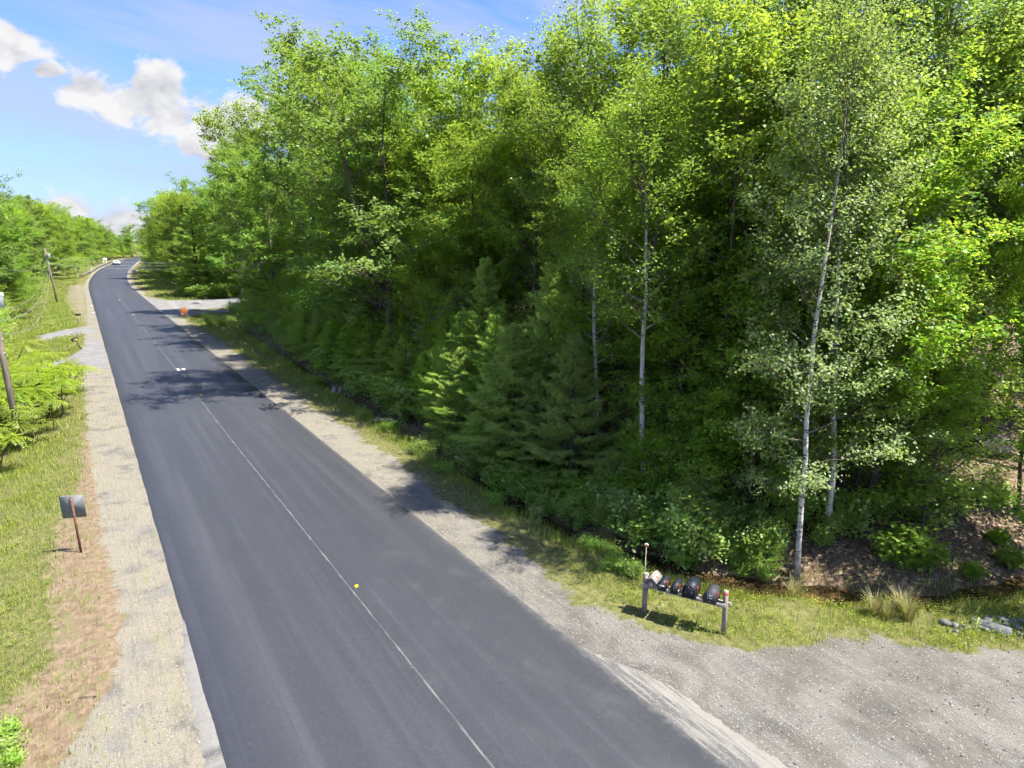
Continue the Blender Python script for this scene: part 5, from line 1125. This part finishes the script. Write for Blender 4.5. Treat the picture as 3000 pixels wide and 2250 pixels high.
# guardrails
def guardrail(sq, label, end):
    S = np.array([k[0] for k in sq], float); Q = np.array([k[1] for k in sq], float); sv = np.arange(S[0], S[-1], 1.9); qv = np.interp(sv, S, Q); tv = tc(sv) + qv; X, Y = W(sv, tv); zz = zg(X, Y)
    p0 = (X[0], Y[0], zz[0]); o = empty('guardrail', label, 'guardrail', p0)
    prof = [(0, .44), (.04, .48), (.04, .53), (0, .57), (0, .60), (.04, .64), (.04, .69), (0, .73)]; D = np.gradient(np.c_[X, Y], axis=0); D /= np.linalg.norm(D, axis=1, keepdims=True); sgn = 1 if Q.mean() < 0 else -1; nn = np.c_[D[:, 1], -D[:, 0]] * sgn
    V = np.stack([np.c_[X + nn[:, 0] * a - p0[0], Y + nn[:, 1] * a - p0[1], zz + b - p0[2]] for a, b in prof], 1).reshape(-1, 3); k = len(prof); n = len(sv); idx = np.arange(n * k).reshape(n, k)
    link('beam', mesh_np('beam', V, [np.stack([idx[:-1, :-1], idx[1:, :-1], idx[1:, 1:], idx[:-1, 1:]], -1).reshape(-1, 4)], M['galv']), o)
    pm = MB().box((0, 0, .25), (.13, .15, 1.0)).mesh('post', M['wood_grey'])
    for i_ in range(0, n): link('post', pm, o, (X[i_] - nn[i_, 0] * .11 - p0[0], Y[i_] - nn[i_, 1] * .11 - p0[1], zz[i_] - p0[2]), (0, 0, math.atan2(D[i_, 1], D[i_, 0])))
    if end: MB().box((0, 0, .55), (.55, .10, .50), None, .02).obj('end_marker', M['orange'] if end == 1 else M['galv'], o, (0, 0, 0), (0, 0, .5))
guardrail([(216, -6.6), (226, -5.6), (240, -5.1), (322, -5.0)], 'long steel guardrail with orange end on the outside of the bend', 1)
guardrail([(226, 7.2), (230, 6.0), (236, 5.2), (310, 5.0)], 'steel guardrail with turned-in end on the inside of the bend', 2)

# ---------------------------------------------------------------- white car
def car(s, q, ang, label):
    t = float(tc(s)) + q; x, y = W(s, t); z = float(zr(s)) + .09 if abs(q) < 4 else Z(x, y) + .03
    o = empty('car', label, 'car', (x, y, z), ang)
    lower = np.array([(-2.3, .35), (-2.32, .62), (-2.2, .92), (-1.3, 1.0), (1.75, 1.02), (2.2, .95), (2.3, .6), (2.25, .32), (1.85, .30), (1.75, .55), (1.4, .68), (1.05, .55), (.95, .30), (-.95, .30), (-1.05, .55), (-1.4, .68), (-1.75, .55), (-1.85, .30)])
    MB().prism(lower, -.90, .90).obj('body', M['car_white'], o)
    mb = MB(); b = [(-1.25, .99), (-.55, 1.52), (1.2, 1.55), (1.95, 1.0)]; V = [(px, -.86, pz) if pz < 1.2 else (px, -.66, pz) for px, pz in b] + [(px, .86, pz) if pz < 1.2 else (px, .66, pz) for px, pz in b]
    mb.add(V, [np.array([(0, 1, 5, 4), (1, 2, 6, 5), (2, 3, 7, 6), (3, 2, 1, 0), (4, 5, 6, 7)])]); mb.obj('cabin', M['car_white'], o)
    def quad(pts, nm): MB().add(pts, [np.array([(0, 1, 2, 3)])]).obj(nm, M['glass'], o)
    quad([(-1.20, -.76, 1.045), (-1.20, .76, 1.045), (-.62, .60, 1.485), (-.62, -.60, 1.485)], 'windscreen'); quad([(1.90, .76, 1.045), (1.90, -.76, 1.045), (1.27, -.60, 1.51), (1.27, .60, 1.51)], 'rear_window')
    for sy in (-1, 1):
        quad([(-.98, sy * .862, 1.05), (.22, sy * .862, 1.05), (.22, sy * .700, 1.47), (-.50, sy * .700, 1.47)], 'side_window'); quad([(.32, sy * .862, 1.05), (1.60, sy * .862, 1.05), (1.14, sy * .700, 1.47), (.32, sy * .700, 1.47)], 'side_window')
        MB().box((-2.26, sy * .66, .76), (.10, .36, .14), None, .02).obj('headlight', M['lamp'], o); MB().box((2.25, sy * .68, .78), (.08, .28, .18), None, .02).obj('tail_light', M['red'], o); MB().box((-.85, sy * .98, 1.06), (.12, .18, .12), None, .02).obj('mirror', M['car_white'], o)
        for wx in (-1.4, 1.4):
            w = MB().tube([(wx, sy * .72, .33), (wx, sy * .91, .33)], .33, 18).obj('wheel', M['tyre'], o); MB().tube([(wx, sy * .905, .33), (wx, sy * .918, .33)], .20, 14).obj('rim', M['galv'], w)
    MB().box((-2.31, 0, .60), (.04, .95, .16)).obj('grille', M['dark_text'], o); MB().box((-2.30, 0, .38), (.06, 1.6, .10)).obj('bumper', M['charcoal_metal'], o); return o
car(291, -1.7, ROADANG + .09, 'white car driving towards the camera on the distant bend')
car(126, 21.5, ROADANG + 1.5, 'white car on the side road half hidden by leaves')

# ---------------------------------------------------------------- rocks, culvert, dead wood
def rock(px, py, size, mat, label, seed, rot=(0, 0, 0), group=None, sink=.25, name='boulder'):
    x, y, z = GG(px, py); o = link(name, MB().rock((0, 0, 0), size, seed, 2).mesh(name, M[mat]), None, (x, y, max(z, -.45) + size[2] * (1 - sink) - .02), rot); return tag(o, label, 'rock', group)
rock(978, 1158, (.16, .20, .42), 'pale_rock', 'upright pale boulder leaning at the ditch, first of the pair', 1, (0, .35, .3)); rock(997, 1160, (.17, .22, .46), 'pale_rock', 'upright pale boulder leaning against its twin at the ditch', 2, (0, .45, .1))
for k, (px, py, sc) in enumerate([(1085, 1150, .34), (1105, 1160, .4), (1125, 1165, .3), (1140, 1170, .36), (1112, 1180, .42), (1135, 1190, .30), (1150, 1185, .26), (1120, 1150, .3), (1095, 1175, .26), (1150, 1205, .3), (1165, 1195, .25)]):
    rock(px, py, (sc, sc * .8, sc * .6), 'rock', 'mossy grey stone in the tumbled heap beside the ditch', 10 + k, (.2 * k, .1, k), 'stones in the heap beside the ditch')
rock(1128, 1240, (.95, .45, .22), 'rock', 'long flat grey slab lying below the stone heap', 30, (0, .05, .3)); rock(852, 1030, (.5, .4, .3), 'rock', 'grey rock at the far end of the ditch water', 31); rock(1060, 1105, (.8, .15, .12), 'pale_rock', 'thin pale slab lying in the brush above the stone heap', 32, (0, -.1, .5))
rock(957, 1140, (.30, .09, .09), 'pale_rock', 'thin pale stone lying left of the leaning boulders', 33, (0, -.3, .9)); rock(1035, 1165, (.38, .14, .14), 'rock', 'flat grey stone between the leaning boulders and the heap', 34, (0, -.2, .6))
x, y, z = GG(2600, 1470); tag(link('boulder', MB().rock((0, 0, 0), (.55, .5, .6), 41, 2).mesh('boulder', M['moss']), None, (x, y, z + .3)), 'mossy rounded boulder in the shade behind the aspens', 'rock')
x, y, z = GG(2880, 1330); tag(link('boulder', MB().rock((0, 0, 0), (1.1, .9, .7), 42, 2).mesh('boulder', flat('dark_lichened_rock', (.035, .033, .030), .9, 0, .4, 5, .2, .5)), None, (x, y, z + .3)), 'big dark boulder high on the leaf-covered slope', 'rock')
for k, (px, py, sc) in enumerate([(2770, 1828, .11), (2795, 1836, .09), (2812, 1840, .06), (2828, 1838, .07), (2848, 1836, .06), (2870, 1838, .08), (2890, 1820, .10), (2905, 1812, .08), (2920, 1830, .09), (2935, 1818, .10), (2950, 1835, .08), (2965, 1825, .09), (2980, 1840, .08), (2990, 1822, .1), (2860, 1850, .06), (2890, 1848, .07), (2925, 1850, .07), (2955, 1855, .07), (2830, 1852, .05), (2800, 1850, .06), (2780, 1848, .05), (2985, 1858, .06)]):
    rock(px, py, (sc * 1.7, sc * 1.35, sc), 'slate', 'blue-grey broken stone piled round the culvert pipe', 50 + k, (0, .1, k), 'broken stones round the culvert', .4, 'stone')
rock(1938, 1772, (.07, .05, .035), 'pale_rock', 'white stone in the grass under the mailbox rail', 80, name='stone'); rock(1926, 1780, (.06, .04, .03), 'pale_rock', 'smaller white stone beside the one under the rail', 81, name='stone'); rock(1992, 1843, (.045, .05, .05), 'slate', 'blue-grey stone at the gravel edge before the mailboxes', 82, name='stone')
x, y, z = GG(2862, 1826); cv = empty('culvert_pipe', 'grey culvert pipe end with mossy rim among broken stones', 'pipe', (x, y, z - .07), -.75)
n = 28; a = np.arange(n) * 2 * math.pi / n; ring = lambda xx, r: np.c_[np.full(n, xx), r * np.cos(a), r * np.sin(a)]; i = np.arange(n); j = (i + 1) % n
V = np.concatenate([ring(.75, .21), ring(-.12, .21), ring(-.12, .175), ring(.75, .175)]); mb = MB(); mb.add(V, [np.concatenate([np.stack([k * n + i, k * n + j, (k + 1) * n + j, (k + 1) * n + i], 1) for k in range(3)])]); mb.obj('barrel', M['concrete'], cv, smooth=False)
for xx in (0.02,): MB().tube([(xx - .02, 0, 0), (xx - .019, 0, 0), (xx + .019, 0, 0), (xx + .02, 0, 0)], [.21, .222, .222, .21], n, False).obj('rim_ring', M['moss'], cv)
def dead(name, pts, r0, label, cat, twigs=0, seed=0, mat='dead_wood', loc=None):
    p = Plant(seed); P = np.array(pts, float); o0 = P[0].copy(); P = P - o0; k = np.linspace(0, 1, 9); Q = np.stack([np.interp(k, np.linspace(0, 1, len(P)), P[:, c]) for c in range(3)], 1) + p.r.normal(0, .03, (9, 3)) * np.linspace(0, 1, 9)[:, None]
    p.wood.tube(Q, np.linspace(r0, r0 * .35, 9), 7)
    L = np.linalg.norm(P[-1])
    for q in range(twigs):
        f = .35 + .65 * p.r.random(); c = np.array([np.interp(f, k, Q[:, m_]) for m_ in range(3)]); T = p.path(c, unit(P[-1]) * .8 + p.r.normal(0, .55, 3), L * .28 * p.r.uniform(.5, 1.2), 5, .0, .2); p.wood.tube(T, np.linspace(r0 * .35, .006, 6), 4, False)
        for m2 in range(3): T2 = p.path(T[2 + m2], (T[3] - T[2]) + p.r.normal(0, .25, 3), L * .12, 3, 0, .2); p.wood.tube(T2, np.linspace(.012, .005, 4), 3, False)
    return tag(link(name, p.wood.mesh(name, M[mat], True), None, tuple(o0)), label, cat)
def on_t(px, py, t): d = ray(px, py); k = t / (d[0] * UY - d[1] * UX); return np.array((d[0] * k, d[1] * k, CAM_H + d[2] * k))
a0 = np.array(W3(43.5, 17.0, -.1)); dead('dead_tree', [a0, on_t(1200, 985, 16.4), on_t(1300, 905, 16.2)], .06, 'bare grey dead treetop sticking out of the wood edge', 'dead tree', 16, 3)
a0 = np.array(W3(16.2, 19.2, 0)); dead('dead_tree', [a0, on_t(2005, 1362, 18.2), on_t(1912, 1268, 17.6)], .05, 'pale leaning dead stem in front of the forked maple', 'dead tree', 3, 4)
x, y, z = GG(2312, 1702); dead('stump', [(x, y, z - .1), (x - .02, y, z + .3), (x - .03, y, z + .52)], .075, 'pointed broken grey stump beside the pale aspen trunk', 'stump', 0, 5)
for k, (pa, pb, lb) in enumerate([((2450, 1590), (2580, 1660), 'thin fallen branch lying on the bank beneath the aspens'), ((2740, 1560), (2640, 1610), 'bare stick lying above the big-leaved maple bush'), ((2850, 1600), (2900, 1640), 'curved dead stick on the leaf-covered bank')]):
    A_ = Vector(GG(*pa)); B_ = Vector(GG(*pb)); dead('fallen_branch', [A_ + Vector((0, 0, .25)), (A_ + B_) / 2 + Vector((0, 0, .16)), B_ + Vector((0, 0, .04))], .016, lb, 'branch', 4, 20 + k)
for k, (px, py, lb) in enumerate([(1745, 990, 'bare branching twig showing white against the dark wood'), (1240, 800, 'grey bare limb beneath the tall oak')]):
    B_ = on_t(px, py, 19); dead('dead_branch', [B_ + np.array([.9, .4, .2]), B_, B_ + np.array([-1.3, -.5, .35])], .025, lb, 'branch', 8, 30 + k)
x, y, z = GG(260, 2045); dead('fallen_stick', [(x - .2, y, z + .02), (x, y + .02, z + .03), (x + .22, y, z + .02)], .012, 'short dark stick lying on the brown needles by the verge', 'stick', 1, 40, 'dark_bark')
PROTO['rust'] = dict(PROTO['sapling_c']); mc = PROTO['sapling_c']['crown'].copy(); mc.materials[0] = M['rust_leaf']; PROTO['rust']['crown'] = mc
at = W3(46.2, 16.0); plant('rust', at, 2.6, 1.0, .45, 'dead_sapling', 'rust-brown dead sapling among the green edge growth', 'sapling')
